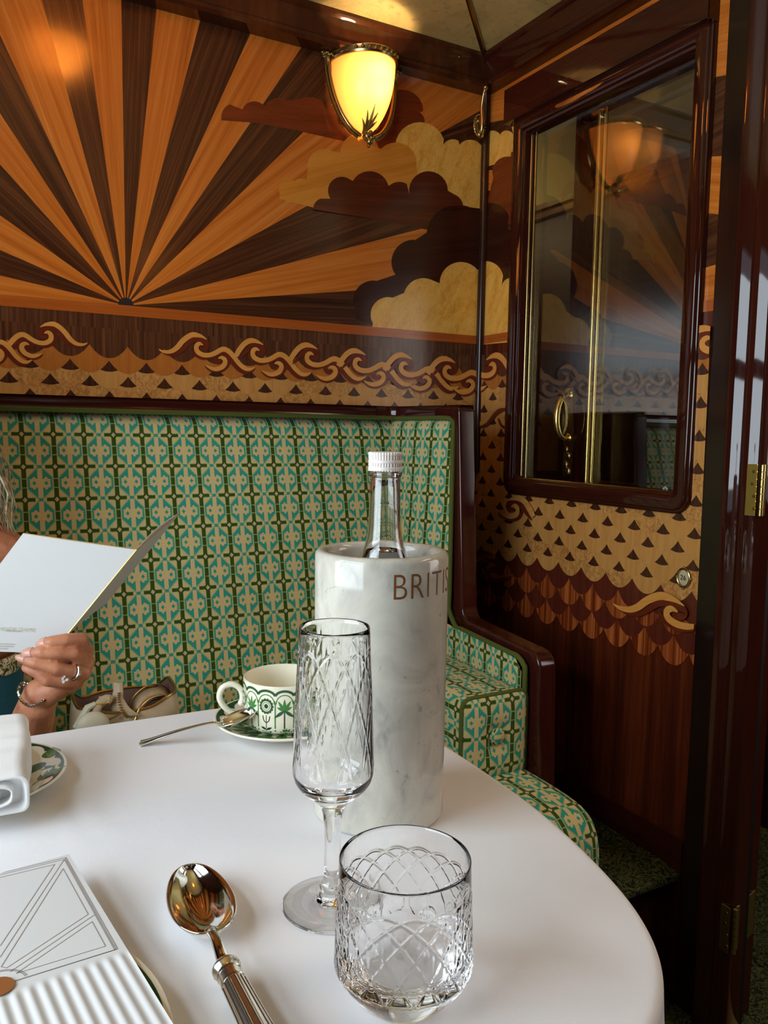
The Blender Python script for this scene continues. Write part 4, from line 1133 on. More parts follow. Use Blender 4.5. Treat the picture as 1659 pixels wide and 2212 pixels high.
BC = np.array([0.353, 0.628, TZ + 0.0190])
bo = empty('water_bottle', BC, 'clear glass bottle with a white screw cap standing in the marble cooler', 'bottle')
zz = lambda z: z - BC[2]
prof = [(0.001, 0.004), (0.024, 0.002), (0.031, 0.0), (0.0335, 0.003), (0.0345, 0.010), (0.0345, zz(0.925)), (0.0335, zz(0.945)), (0.030, zz(0.965)), (0.0262, zz(0.979)), (0.0212, zz(0.990)), (0.0178, zz(0.998)), (0.0157, zz(1.006)), (0.0148, zz(1.014)), (0.0144, zz(1.022)), (0.0139, zz(1.040)), (0.0134, zz(1.056)), (0.0136, zz(1.0575)), (0.0136, zz(1.0585)), (0.0132, zz(1.0595)), (0.0150, zz(1.0610)), (0.0152, zz(1.0625)), (0.0146, zz(1.0637)), (0.0128, zz(1.0645)), (0.0128, zz(1.078)), (0.0100, zz(1.0785)), (0.0098, zz(1.062)), (0.0112, zz(1.052)), (0.0122, zz(1.030)), (0.0128, zz(1.014)), (0.0138, zz(1.005)), (0.0158, zz(0.997)), (0.0192, zz(0.989)), (0.0242, zz(0.977)), (0.0280, zz(0.963)), (0.0312, zz(0.944)), (0.0322, zz(0.925)), (0.0322, 0.014), (0.028, 0.008), (0.001, 0.010)]
b = MB(); b.lathe(prof, BC, 64); obj('bottle_glass', b, M['glass'], bo, angle=180)
iw = [(0.001, 0.0104), (0.0277, 0.0085), (0.0318, 0.0142), (0.0318, zz(0.925)), (0.0308, zz(0.944)), (0.0276, zz(0.963)), (0.0238, zz(0.977)), (0.0188, zz(0.989)), (0.0166, zz(0.9935)), (0.001, zz(0.9935))]
b = MB(); b.lathe(iw, BC, 64); obj('water', b, M['water'], bo, angle=50)
def knurl(i, th, r, z):
    if r < 0.014 or r > 0.0152: return r
    return r + 0.00035*np.sign(np.sin(th*36)) * (1.0 if 1 else 0)
z0 = zz(1.0648)
capp = [(0.0139, z0), (0.0150, z0 + .0003), (0.0153, z0 + .0015), (0.0153, z0 + .0035), (0.0144, z0 + .0043), (0.0148, z0 + .0050), (0.0148, z0 + .0066), (0.0146, z0 + .0068), (0.0153, z0 + .0075), (0.0153, z0 + .0095), (0.0143, z0 + .0102), (0.0147, z0 + .0110), (0.0147, z0 + .0138), (0.0153, z0 + .0145), (0.0152, z0 + .0158), (0.0143, z0 + .0170), (0.010, z0 + .0173), (0.001, z0 + .0173)]
b = MB(); b.lathe(capp, BC, 216, disp=knurl); obj('screw_cap', b, M['white_plastic'], bo, angle=30)
V, F_ = text_mesh('era', 0.0062, 0.0, res=3)
b = MB()
for q in refine(V, F_, 0.0008):
    P = []
    for x, y in q:
        ph = 0.0 + x / 0.0137; d = math.cos(ph)*VIEW + math.sin(ph)*RIGHT
        P.append(np.array([BC[0], BC[1], 0]) + d*0.01412 + [0, 0, 1.038 + y])
    b.add(P, [list(range(len(P)))])
obj('lettering', b, plain('faint_print', rgb(60, 66, 52), 0.5), bo, smooth=False)

# ------------------------------------------------------------------ cut crystal
def crystal_cuts(z1, N, c, p, dmax, rad, gw, gd, zmin):
    ths = [2*PI*k/N for k in range(N)]
    def f(i, th, r, z):
        if r < rad*0.8 or z > z1 + 3*gw or z < zmin: return r
        dep = np.zeros_like(th)
        for t0 in ths:
            d = np.abs((th - t0 + PI) % (2*PI) - PI)
            zl = z1 - c * d**p; sl = c*p*np.maximum(d, 1e-3)**(p-1) / r
            dist = np.abs(z - zl) / np.sqrt(1 + sl*sl)
            fade = np.clip((dmax - d) / 0.12, 0, 1)
            dep = np.maximum(dep, gd * np.clip(1 - dist/gw, 0, 1) * fade)
        return r - dep
    return f
FC = np.array([0.2495, 0.5095, TZ + 0.0004]) - RIGHT*0.0024
fo = [(0.0002, 0.0034), (0.012, 0.0030), (0.026, 0.0012), (0.0345, 0.0002), (0.0365, 0.0), (0.0373, 0.0008), (0.0366, 0.0017), (0.026, 0.0031), (0.0135, 0.0056), (0.0080, 0.0095), (0.0088, 0.0125), (0.0094, 0.0150), (0.0085, 0.0180), (0.0066, 0.0205), (0.0060, 0.026), (0.0060, 0.045), (0.0062, 0.060), (0.0072, 0.070), (0.0088, 0.0760), (0.0120, 0.0800), (0.0180, 0.0850), (0.0250, 0.0915), (0.0281, 0.0965), (0.0294, 0.1020), (0.0296, 0.1080)]
wall_ = [(0.0296 - (0.0296-0.0254)*((z-0.108)/(0.2105-0.108))**1.15, z) for z in np.linspace(0.1085, 0.2095, 170)]
inn = [(0.0251, 0.2103), (0.0245, 0.2100), (0.0243, 0.2060)] + [(0.0277 - (0.0277-0.0243)*((z-0.108)/(0.206-0.108))**1.15, z) for z in np.linspace(0.20, 0.108, 14)] + [(0.0275, 0.1025), (0.0262, 0.0985), (0.0225, 0.0940), (0.0160, 0.0895), (0.0080, 0.0868), (0.0002, 0.0862)]
b = MB(); b.lathe(fo + wall_ + inn, FC, 324, disp=crystal_cuts(0.1960, 9, 0.060, 1.75, 1.27, 0.0255, 0.00125, 0.0006, 0.1085))
fl0 = obj('champagne_flute', b, M['glass'], angle=180); tag(fl0, 'tall cut-crystal flute on a slender stem in front of the marble cooler', 'flute glass')
_e = at_z(872, 2215, TZ); TC = _e - VIEW*0.0278; TC[2] = TZ + 0.0004
to = [(0.0002, 0.0012), (0.018, 0.0010), (0.0258, 0.0), (0.0282, 0.0008), (0.0305, 0.0035), (0.0355, 0.0095), (0.0405, 0.0160), (0.0428, 0.0200)]
tw = [(0.0434 - (0.0434-0.0406)*((z-0.022)/(0.0890-0.022))**1.15, z) for z in np.linspace(0.0225, 0.0888, 150)]
ti = [(0.0403, 0.0895), (0.0397, 0.0892), (0.0394, 0.0870)] + [(0.0402 - (0.0402-0.0394)*((z-0.034)/(0.087-0.034)), z) for z in np.linspace(0.082, 0.036, 10)] + [(0.0396, 0.0300), (0.0375, 0.0258), (0.0320, 0.0225), (0.0220, 0.0208), (0.0100, 0.0202), (0.0002, 0.0200)]
b = MB(); b.lathe(to + tw + ti, TC, 400, disp=crystal_cuts(0.0735, 16, 0.0405, 1.76, 1.22, 0.0420, 0.00130, 0.00060, 0.0105))
tu = obj('water_tumbler', b, M['glass'], angle=180); tag(tu, 'short cut-crystal tumbler with a thick base at the front of the table', 'tumbler')

# ------------------------------------------------------------------ cup, saucer, plates with printed pattern
def petal(cx, cy, ang, L, w, n=8):
    ca, sa = math.cos(ang), math.sin(ang); up = []; dn = []
    for i in range(n + 1):
        t = i / n; hw = w/2 * math.sin(PI * t**0.8); up.append((t*L, hw)); dn.append((t*L, -hw))
    return [(cx + x*ca - y*sa, cy + x*sa + y*ca) for x, y in up + dn[::-1]]
SC_ = np.array([0.347, 0.852, TZ + 0.0006])
sa_prof = [(0.001, 0.0030), (0.026, 0.0030), (0.027, 0.0), (0.029, 0.0), (0.031, 0.0030), (0.045, 0.0050), (0.062, 0.0100), (0.0775, 0.0168), (0.0790, 0.0182), (0.0785, 0.0196), (0.0772, 0.0198), (0.062, 0.0128), (0.045, 0.0078), (0.032, 0.0062), (0.001, 0.0060)]
def plate_top(prof):
    pts = sorted([(r, z) for r, z in prof[next(i for i, q in enumerate(prof) if q[0] == max(x[0] for x in prof)) + 1:]])
    rr = [p[0] for p in pts]; zz_ = [p[1] for p in pts]
    return lambda r: float(np.interp(r, rr, zz_))
def plate(name, c, prof, label, cat, decor, seg=96):
    t = plate_top(prof); b = MB()
    b.lathe(prof, c, seg)
    pn = Panel(lambda x, y, d: (c[0] + x, c[1] + y, c[2] + t(math.hypot(x, y)) + 0.00006 + d), [(-1, 1, -1, 1)], 0.00003, cell=(0.006, 0.006))
    pn.mats = [M['porcelain']]; pn.mb = b
    decor(pn)
    o = obj(name, b, pn.mats, angle=35); tag(o, label, cat); return o
def scallop_rim(pn, r0, r1, n, mat, ph=0.0):
    """dark band along the edge with a wavy inner outline"""
    for k in range(n):
        a0, a1 = 2*PI*k/n + ph, 2*PI*(k+1)/n + ph; N = 8
        outer = [(r1*math.cos(a), r1*math.sin(a)) for a in np.linspace(a0, a1, N)]
        inner = [((r0 + (r1-r0)*(0.10 + 0.55*abs(math.sin(PI*q))**0.7))*math.cos(a), (r0 + (r1-r0)*(0.10 + 0.55*abs(math.sin(PI*q))**0.7))*math.sin(a)) for q, a in zip(np.linspace(0, 1, N), np.linspace(a0, a1, N))]
        pn.add(outer + inner[::-1], mat, 1)
def saucer_decor(pn):
    scallop_rim(pn, 0.066, 0.0765, 17, M['por_dark'])
    for k in range(15):
        a = 2*PI*k/15 + 0.1
        pn.add(petal(0.030*math.cos(a), 0.030*math.sin(a), a, 0.034, 0.013), M['por_mid'], 2)
        pn.add(petal(0.030*math.cos(a), 0.030*math.sin(a), a + .02, 0.030, 0.0016), M['por_ink'], 3)
        for s_ in (-1, 1):
            for q in (.3, .5, .7): pn.add(petal(0.030*math.cos(a) + 0.034*q*math.cos(a), 0.030*math.sin(a) + 0.034*q*math.sin(a), a + s_*0.6, 0.008, 0.0010), M['por_light'], 3.5)
        pn.add(petal(0.044*math.cos(a + .21), 0.044*math.sin(a + .21), a + .21, 0.020, 0.008), M['por_ink'], 2.5)
plate('saucer', SC_, sa_prof, 'cream saucer with green leaf pattern under the teacup', 'saucer', saucer_decor)
KC = np.array([0.3475, 0.852, SC_[2] + 0.0063]); KR = 0.0462
cup = empty('teacup', KC, 'cream teacup printed with green arches, flowers and palms', 'cup')
KH = 0.0600
kprof = [(0.001, 0.0012), (0.026, 0.0010), (0.0275, 0.0), (0.030, 0.0), (0.0325, 0.0010), (0.0395, 0.0030), (0.0440, 0.0070), (0.0456, 0.0120), (KR - .0002, 0.020), (KR, 0.030), (KR, KH - 0.002), (KR - 0.0004, KH - 0.0004), (KR - 0.0012, KH), (KR - 0.0021, KH - 0.0006), (KR - 0.0025, KH - 0.003), (KR - 0.0028, 0.020), (0.0425, 0.011), (0.036, 0.0055), (0.001, 0.004)]
b = MB(); b.lathe(kprof, KC, 96)
ro_ = np.array([p for p in kprof[3:11]]); 
def cr_(z): return float(np.interp(z, ro_[:, 1], ro_[:, 0]))
def cupmap(s_, z, d):
    ph = s_ / KR; u = math.cos(ph)*VIEW + math.sin(ph)*RIGHT
    return KC + u*(cr_(z) + 0.0001 + d) + [0, 0, z]
pn = Panel(cupmap, [(-1, 1, 0.0035, KH)], 0.00003, cell=(0.0025, 0.0045)); pn.mats = [M['porcelain']]; pn.mb = b
NPAN = 14; PW = 2*PI*KR/NPAN; s0 = -0.075*KR
for k in range(NPAN):
    c = s0 + (k - 0.5)*PW; ztop = 0.0562
    arch = [(c + PW*0.5*x, ztop - 0.0085 + 0.0075*math.sqrt(max(0, 1 - x*x*0.92)) ) for x in np.linspace(-1, 1, 17)]
    for q in stroke_quads(arch, 0.0028): pn.add(q, M['por_dark'], 2)
    ar2 = [(c + PW*0.46*x, ztop - 0.0160 + 0.0105*math.sqrt(max(0, 1 - x*x))) for x in np.linspace(-1, 1, 19)]
    for q in stroke_quads(ar2, 0.0011): pn.add(q, M['por_mid'], 1)
    for s_ in (-1,): pn.add([(c - PW*.5 - .0007, 0.004), (c - PW*.5 + .0007, 0.004), (c - PW*.5 + .0007, ztop - 0.014), (c - PW*.5 - .0007, ztop - 0.011)], M['por_mid'], 1)
    if k % 2 == 0:
        fz = 0.0375
        for j in range(14): a = 2*PI*j/14; pn.add(circ(c + 0.0070*math.cos(a), fz + 0.0074*math.sin(a), 0.0017, n=10), M['por_dark'], 2 + 0.01*j)
        pn.add(circ(c, fz, 0.0070, 0.0074, 22), M['por_dark'], 3); pn.add(circ(c, fz, 0.0056, 0.0059, 22), M['porcelain'], 4)
        pn.add(circ(c, fz, 0.0048, 0.0050, 20), M['por_light'], 5); pn.add(circ(c, fz, 0.0037, 0.0039, 20), M['porcelain'], 6); pn.add(circ(c, fz, 0.0025, 0.0027, 16), M['por_ink'], 7)
        pn.add([(c - .0005, 0.004), (c + .0005, 0.004), (c + .0004, 0.0275), (c - .0004, 0.0275)], M['por_ink'], 2)
        for sg in (-1, 1):
            for q in stroke_quads(spline([(c, 0.0185), (c + sg*0.0030, 0.0210), (c + sg*0.0042, 0.0265)], 4), 0.0011): pn.add(q, M['por_ink'], 2.2)
            pn.add(petal(c, 0.0105, PI/2 - sg*1.15, 0.0075, 0.0028), M['por_ink'], 2.4); pn.add(petal(c, 0.0060, PI/2 - sg*1.2, 0.0070, 0.0026), M['por_ink'], 2.4)
    else:
        for j, a in enumerate((0.45, 1.0, 1.57, 2.15, 2.7)): pn.add(petal(c, 0.0330, a, 0.0135 if j in (1, 2, 3) else 0.0095, 0.0034), M['por_mid'], 2 + 0.05*j)
        for sg in (-1, 1): pn.add(petal(c, 0.0330, PI/2 - sg*2.2, 0.0145, 0.0038), M['por_dark'], 2.5)
        pn.add([(c - .0009, 0.004), (c + .0009, 0.004), (c + .0006, 0.034), (c - .0006, 0.034)], M['por_ink'], 2)
        for a in (0.5, 1.05, 1.57, 2.1, 2.6): pn.add(petal(c + 0.002, 0.0045, a, 0.0085, 0.0034), M['por_mid'], 2.6)
pn.add([(-.145, 0.0038), (.145, 0.0038), (.145, 0.0052), (-.145, 0.0052)], M['por_dark'], 3)
obj('bowl', b, pn.mats, cup, angle=40)
HD = -RIGHT*0.97 + VIEW*0.24; HD = _u(HD)
def hpt(r, z): return KC + HD*r + [0, 0, z]
hp = spline([hpt(KR - 0.001, 0.0165), hpt(KR + 0.010, 0.0170), hpt(KR + 0.0215, 0.0265), hpt(KR + 0.0270, 0.0385), hpt(KR + 0.0230, 0.0495), hpt(KR + 0.0130, 0.0525), hpt(KR + 0.0045, 0.0475), hpt(KR + 0.0012, 0.0385), hpt(KR + 0.0022, 0.0300)], 7)
b = MB(); b.tube(hp, [0.0036 + 0.0006*math.sin(PI*i/(len(hp)-1)) for i in range(len(hp))], 14, up=np.cross(HD, [0, 0, 1.0]), flat=(1.0, 0.85))
b.sphere(hp[-1], 0.0042, 12, 8)
ha = obj('handle', b, M['porcelain'], cup)
b = MB()
for i0, i1 in ((17, 21), (24, 26), (28, 33)):
    seg_ = hp[i0:i1]; b.tube([p + _u(p - hpt(KR + 0.013, 0.036))*0.0034 for p in seg_], 0.0007, 6)
obj('handle_dashes', b, M['por_ink'], ha)

def spoon_bowl(tip, end, width, depth, zr, n=26, m=15, egg=0.12):
    """tip, end: rim points (x,y,z); returns grid rows for a hollow bowl"""
    tip = np.array(tip, float); end = np.array(end, float); ax = end - tip; L = np.linalg.norm(ax); ax = ax / L
    side = _u(np.cross(ax, [0, 0, 1.0])); upv = np.cross(side, ax); rows = []
    for i in range(n + 1):
        t = i / n; s_ = 0.5 - 0.5*math.cos(PI*t)
        w = width/2 * max(0.002, math.sin(PI*t))**0.85 * (1 + egg*math.cos(PI*t)*-1)
        dp = depth * max(0.0, math.sin(PI*t))**0.9
        rows.append([tip + ax*L*s_ + side*w*v - upv*dp*(1 - abs(v)**2.2) for v in np.linspace(-1, 1, m)])
    return rows
# large spoon
ds = empty('serving_spoon', (0.155, 0.50, TZ), 'large silver spoon with a reeded handle lying at the front of the table', 'spoon')
tip = at_z(408, 1866, 0.7655); end = at_z(458, 2012, 0.7665)
b = MB(); b.grid(spoon_bowl(tip, end, 0.0455, 0.0145, 0)); o = obj('bowl', b, M['silver'], ds, angle=180)
o.modifiers.new('thickness', 'SOLIDIFY').thickness = 0.0014; o.modifiers['thickness'].offset = 0
dirh = at_z(556, 2212, 0.762) - at_z(484, 2074, 0.762); dirh = _u(dirh)
nk = at_z(484, 2078, 0.7645); 
b = MB(); b.tube(spline([end + _u(tip - end)*0.006 + [0, 0, -.0045], end + [0, 0, -.001], (end + nk)/2 + [0, 0, .001], nk], 5), [0.0052, 0.0046, 0.0040, 0.0036, 0.0033, 0.0031, 0.0030, 0.0030, 0.0031, 0.0032, 0.0033, 0.0034, 0.0036, 0.0038, 0.0040, 0.0043], 14, flat=(0.8, 1.15)); obj('neck', b, M['silver'], ds)
b = MB(); hs = [(0.0, .0050), (.002, .0080), (.004, .0092), (.006, .0092), (.0075, .0082), (.010, .0078), (.0105, .0083), (.0115, .0083), (.012, .0077), (.018, .0075), (.0185, .0080), (.0195, .0080), (.020, .0074), (.05, .0080), (.09, .0092), (.118, .0100), (.125, .0090), (.128, .004)]
b.tube([nk + dirh*a + [0, 0, -0.0012 - 0.010*a] for a, r in hs], [r for a, r in hs], 28, flat=(0.9, 1.0))
for j in range(12):
    a = 2*PI*j/12; sd = _u(np.cross(dirh, [0, 0, 1.0])); upv = np.cross(sd, dirh)
    b.tube([nk + dirh*q + [0, 0, -0.0012 - 0.010*q] + (0.9*math.cos(a)*upv + math.sin(a)*sd)*(r*0.985) for q, r in ((.022, .0075), (.05, .0080), (.09, .0092), (.116, .0100))], 0.0008, 6)
obj('handle', b, plain('worn_silver_handle', (0.74, 0.68, 0.56, 1), 0.2, 1.0), ds, angle=35)
# teaspoon on the saucer
ts_ = empty('teaspoon', at_z(298, 1606, TZ), 'silver teaspoon propped on the saucer with its handle on the cloth', 'spoon')
nk = at_z(474, 1563, 0.7745); tip = at_z(556, 1529, 0.7885); hend = at_z(303, 1606, 0.7520)
b = MB(); b.grid(spoon_bowl(tip, nk, 0.030, 0.0085, 0)); o = obj('bowl', b, M['silver'], ts_, angle=180)
o.modifiers.new('thickness', 'SOLIDIFY').thickness = 0.0012; o.modifiers['thickness'].offset = 0
hp = spline([nk + (tip - nk)*0.10 + [0, 0, -.002], nk + [0, 0, .0005], nk*0.85 + hend*0.15 + [0, 0, .0035], nk*0.5 + hend*0.5 + [0, 0, .0035], nk*0.15 + hend*0.85 + [0, 0, .0008], hend], 6); nn = len(hp)
b = MB(); b.tube(hp, [0.0030 + 0.0052*max(0, (i/nn - 0.40)/0.60)**1.2 - (0.0035 if i == nn-1 else 0) for i in range(nn)], 12, flat=(0.42, 1.1), up=(0, 0, 1)); obj('handle', b, M['silver'], ts_)

PC = np.array([0.0245, 0.841, TZ + 0.0006])
pp2 = [(0.001, 0.0030), (0.042, 0.0030), (0.043, 0.0), (0.046, 0.0), (0.048, 0.0030), (0.056, 0.0060), (0.0815, 0.0135), (0.0830, 0.0148), (0.0826, 0.0160), (0.0812, 0.0160), (0.056, 0.0085), (0.048, 0.0058), (0.001, 0.0055)]
def side_decor(pn):
    scallop_rim(pn, 0.0735, 0.0805, 20, M['por_dark'], 0.15)
    loc = lambda px, py: tuple(at_z(px, py, PC[2] + 0.013)[:2] - PC[:2])
    x, y = loc(107, 1637); q = loc(117, 1620); a = math.atan2(q[1]-y, q[0]-x)
    pn.add(petal(x, y, a, 0.020, 0.019, 10), M['por_mid'], 3)
    for k in (-2, -1, 0, 1, 2): pn.add(petal(x, y, a + 0.22*k, 0.0175, 0.0016), M['por_light'], 4)
    a0, b0 = loc(68, 1690), loc(122, 1662); 
    for s_ in stroke_quads([a0, ((a0[0]+b0[0])/2, (a0[1]+b0[1])/2 + .002), b0], 0.0016): pn.add(s_, M['por_ink'], 3)
    ag = math.atan2(b0[1]-a0[1], b0[0]-a0[0])
    for t, d in ((.3, .7), (.3, -.7), (.5, .6), (.5, -.6), (.7, .45), (.7, -.45)):
        pn.add(petal(a0[0] + t*(b0[0]-a0[0]), a0[1] + t*(b0[1]-a0[1]), ag + d, 0.017, 0.005), M['por_ink'] if t < .4 else M['por_mid'], 3.5)
    x, y = loc(84, 1648); pn.add(circ(x - .004, y, 0.011, 0.008, 20), M['por_dark'], 3); pn.add(petal(x + .004, y - .006, -0.9, 0.014, .004), M['por_dark'], 3.2); pn.add(petal(x, y - .010, -0.3, 0.016, .003), M['por_dark'], 3.3)
plate('side_plate', PC, pp2, 'small cream plate with a green scalloped border under the rolled napkin', 'plate', side_decor)
DC = np.array([-0.022, 0.447, TZ + 0.0006])
dp = [(0.001, 0.003), (0.075, 0.003), (0.076, 0.0), (0.080, 0.0), (0.083, 0.003), (0.096, 0.0070), (0.1295, 0.0148), (0.1312, 0.0162), (0.1306, 0.0176), (0.1290, 0.0176), (0.096, 0.0098), (0.083, 0.0065), (0.001, 0.0060)]
plate('dinner_plate', DC, dp, 'large cream plate with a dark green border beneath the embossed card', 'plate', lambda pn: (scallop_rim(pn, 0.108, 0.1275, 26, M['por_dark'], 0.1)))

# ------------------------------------------------------------------ rolled napkin
nf = np.array([0.0790, 0.8900]); nn_ = np.array([0.0640, 0.7330]); dv_ = _u(nn_ - nf); sd_ = np.array([dv_[1], -dv_[0]])
if sd_[0] > 0: sd_ = -sd_
nw, nh = 0.088, 0.034; zb = TZ + 0.0168
na = empty('napkin', (nn_[0] - 0.04, nn_[1] + 0.05, TZ + 0.0155), 'rolled white linen napkin lying on the small patterned plate', 'napkin')
sec = np.array(rounded([(0, 0, .009), (0, nh, .012), (nw, nh, .012), (nw, 0, .009)], 7)); n = len(sec)
L_ = np.linalg.norm(nf - nn_); rows = []
for t in np.concatenate([[0.0, 0.012, 0.03], np.linspace(0.06, 0.94, 20), [0.975, 1.0]]):
    sag = 0.0
    r_ = []
    for a, c in sec:
        k = 1.0
        if t < 0.03: k = 0.985 + 0.5*t
        aa = nw/2 + (a - nw/2)*k; cc_ = nh/2 + (c - nh/2)*k
        hump = 0.006*math.sin(PI*t) * (c > nh*0.5) + 0.010*max(0, t - 0.35)*(c > nh*.5) - 0.012*max(0, t-.9)*10*(c > nh*.5)*0.3
        crease = -0.0014*math.exp(-((t - 0.52 - 0.3*a)/0.03)**2)*(c > nh*.6) - 0.0010*math.exp(-((t - 0.36 - 0.2*a)/0.03)**2)*(c > nh*.6)
        p = nn_ + (nf - nn_)*t + sd_*(aa + 0.0016*math.sin(9*t))
        r_.append((p[0], p[1], zb + cc_ + hump + crease + 0.0008*math.sin(30*t + 60*a)))
    rows.append(r_)
b = MB(); b.grid(rows, closed_v=True)
ctr_ = [(nn_ + sd_*nw/2)]
# rolled near end: spiral of cloth layers slightly inside the mouth
last = rows[-1]; c3 = np.mean(np.array(last), 0); b.add(last + [c3], [[i, (i+1) % n, n] for i in range(n)])
f0 = np.array(rows[0]); c0 = f0.mean(0); inset = np.array([c0 + (p - c0)*np.array([.86, .86, .74]) + np.array([-dv_[0]*0.012, -dv_[1]*0.012, 0]) for p in f0])
lip = np.array([c0 + (p - c0)*np.array([.95, .95, .88]) + np.array([dv_[0]*0.0016, dv_[1]*0.0016, 0]) for p in f0])
b.grid([f0, lip, inset], closed_v=True, flip=True); b.add(list(inset) + [inset.mean(0)], [[i, (i+1) % n, n] for i in range(n)])
obj('outer_layer', b, M['napkin'], na, angle=180)
b = MB(); sp = []
for k in range(46):
    a = 2*PI*k/22; rr = 0.80 - 0.50*k/46
    sp.append((nw/2 + (nw/2)*rr*math.copysign(abs(math.cos(a))**0.6, math.cos(a)), nh/2 + (nh/2)*(rr*0.82)*math.copysign(abs(math.sin(a))**0.6, math.sin(a))))
rows = []
for t in (-0.012, 0.02, 0.05, 0.10):
    rows.append([tuple(list(nn_ + (nf - nn_)*t + sd_*a) + [zb + c]) for a, c in sp])
b.grid(rows); o = obj('inner_roll', b, M['napkin'], na, angle=180); s_ = o.modifiers.new('thickness', 'SOLIDIFY'); s_.thickness = 0.0022; s_.offset = 0

# ------------------------------------------------------------------ embossed card on the large plate
OZ = TZ + 0.0229
O_ = at_z(140, 1853, OZ); ey = _u(at_z(355, 2212, OZ) - O_); ex = np.array([ey[1], -ey[0], 0.0]); 
if ex[0] > 0: ex = -ex
def lc(px, py): p = at_z(px, py, OZ) - O_; return (p @ ex, p @ ey)
def C4(x, y): return (x / 4.1475, 1850 + y / 4.1475)
amid = lc(-4, 2135); CWD = 2*amid[0]; CLN = 0.214; m_ = 0.004
bline = lambda a: np.interp(a, [lc(*C4(100, 1130))[0], lc(*C4(1055, 830))[0]][::-1], [lc(*C4(100, 1130))[1], lc(*C4(1055, 830))[1]][::-1])
b_low = (lc(*C4(100, 1130))[1] + lc(*C4(1055, 830))[1]) / 2
cd = empty('embossed_card', O_ + ex*CWD/2 + ey*0.1 - [0, 0, 0.006], 'white embossed card with a sunburst window design resting on the large plate', 'card')
b = MB(); rows = []; na_, nb_ = 150, 40
avals = np.linspace(-m_, CWD + m_, na_); bvals = np.concatenate([np.linspace(-m_, b_low + 0.004, 12), np.linspace(b_low + 0.0045, b_low + 0.014, 8), np.linspace(b_low + 0.02, CLN, 10)])
def hz_(a, q):
    if q < b_low + 0.005: return 0.0
    k = min(1.0, (q - b_low - 0.005)/0.008); return 0.0007*k*math.sin(2*PI*a/0.0076)
rows = [[O_ + ex*a + ey*q + [0, 0, hz_(a, q)] for a in avals] for q in bvals]
b.grid(rows)
ring = [rows[0], [p - [0, 0, .0045] for p in rows[0]]]; b.grid(ring, flip=True)
b.grid([[r[0] for r in rows], [r[0] - [0, 0, .0045] for r in rows]]); b.grid([[r[-1] for r in rows], [r[-1] - [0, 0, .0045] for r in rows]], flip=True); b.grid([rows[-1], [p - [0, 0, .0045] for p in rows[-1]]])
b.grid([[p - [0, 0, .0045] for p in r[::10] + [r[-1]]] for r in (rows[0], rows[-1])], flip=True)
obj('sheet', b, M['paper'], cd, angle=60)
pn = Panel(lambda a, q, d: O_ + ex*a + ey*q + [0, 0, 0.00012 + d], [(-m_, CWD + m_, -m_, CLN)], 0.00003)
lines = [[(0,150),(590,10),(1055,830),(100,1130)], [(0,165),(575,28),(1025,835)], [(0,190),(490,72),(0,805)], [(575,28),(0,905)], [(565,110),(790,520),(60,1000),(10,990),(565,110)], [(845,525),(90,1035)], [(825,585),(945,805),(145,1050),(825,585)], [(1040,835),(110,1122)], [(582,18),(1040,835)]]
for ln in lines:
    P = [lc(*C4(*p)) for p in ln]
    for mir in (0, 1):
        Q = [(2*amid[0] - x, y) if mir else (x, y) for x, y in P]
        for q0, q1 in zip(Q[:-1], Q[1:]):
            for st_ in stroke_quads([q0, q1], 0.00055): pn.add(st_, M['paper_line'], 1)
for rr in (0.0155, 0.0165):
    for st_ in stroke_quads([(amid[0] + rr*math.cos(a), amid[1] - rr*math.sin(a)) for a in np.linspace(0.15, PI - .15, 24)], 0.0006): pn.add(st_, M['paper_line'], 1)
obj('printed_lines', pn.mb, pn.mats, cd, smooth=False)
pn = Panel(lambda a, q, d: O_ + ex*a + ey*q + [0, 0, 0.0010 + d], [(-1, 1, -1, 1)], 0.00003)
pn.add(circ(amid[0], amid[1], 0.0088, n=40), M['brown_board'], 1); obj('cut_out', pn.mb, pn.mats, cd, smooth=False)
# ------------------------------------------------------------------ seated woman, her menu booklet and her bag
S1 = at_y(295, 1187, 1.070); TL = at_y(50, 1152, 1.105); S2 = at_y(112, 1411, 1.085)
n1 = np.cross(TL - S1, S2 - S1); BL = at_plane(-140, 1404, S1, n1)
T2 = at_y(388, 1108, 1.185); B2 = S2 + (T2 - S1)*0.98
mb_ = empty('menu_booklet', S2, 'open white menu booklet with gold edges held up by the woman', 'menu')
def leaf(name, A, Bq, Cq, D, th, bow, mat):
    """A,B top edge; D,C bottom edge; a slightly bowed stiff sheet"""
    N = 14; b = MB(); nrm_ = _u(np.cross(Bq - A, D - A)); front = []; back = []
    for i in range(N + 1):
        s_ = i / N; rf = []; rb_ = []
        for j in range(N + 1):
            t = j / N; p = (A*(1-t) + Bq*t)*(1-s_) + (D*(1-t) + Cq*t)*s_ + nrm_*bow*math.sin(PI*t)
            rf.append(p + nrm_*th/2); rb_.append(p - nrm_*th/2)
        front.append(rf); back.append(rb_)
    b.grid(front); b.grid(back, flip=True)
    for k in (0, -1): b.grid([front[k], back[k]], flip=(k == 0)); b.grid([[r[k] for r in front], [r[k] for r in back]], flip=(k == -1))
    return obj(name, b, mat, mb_, angle=30)
leaf('front_cover', TL, S1, S2, BL, 0.0012, 0.001, M['paper'])
leaf('back_cover', S1, T2, B2, S2, 0.0012, 0.004, M['paper'])
b = MB()
b.tube([S1 + [0, -.0006, 0], S2 + [0, -.0006, 0]], 0.0011, 8); b.tube([TL, S1], 0.0007, 6); b.tube([S1 + (T2-S1)*t + [0, 0, 0] for t in np.linspace(0, 1, 6)], 0.0007, 6); b.tube([T2, B2], 0.0006, 6)
obj('gold_edging', b, M['gold_edge'], mb_)
u_ = _u(S2 - BL); nn1 = _u(n1); 
if nn1[1] > 0: nn1 = -nn1
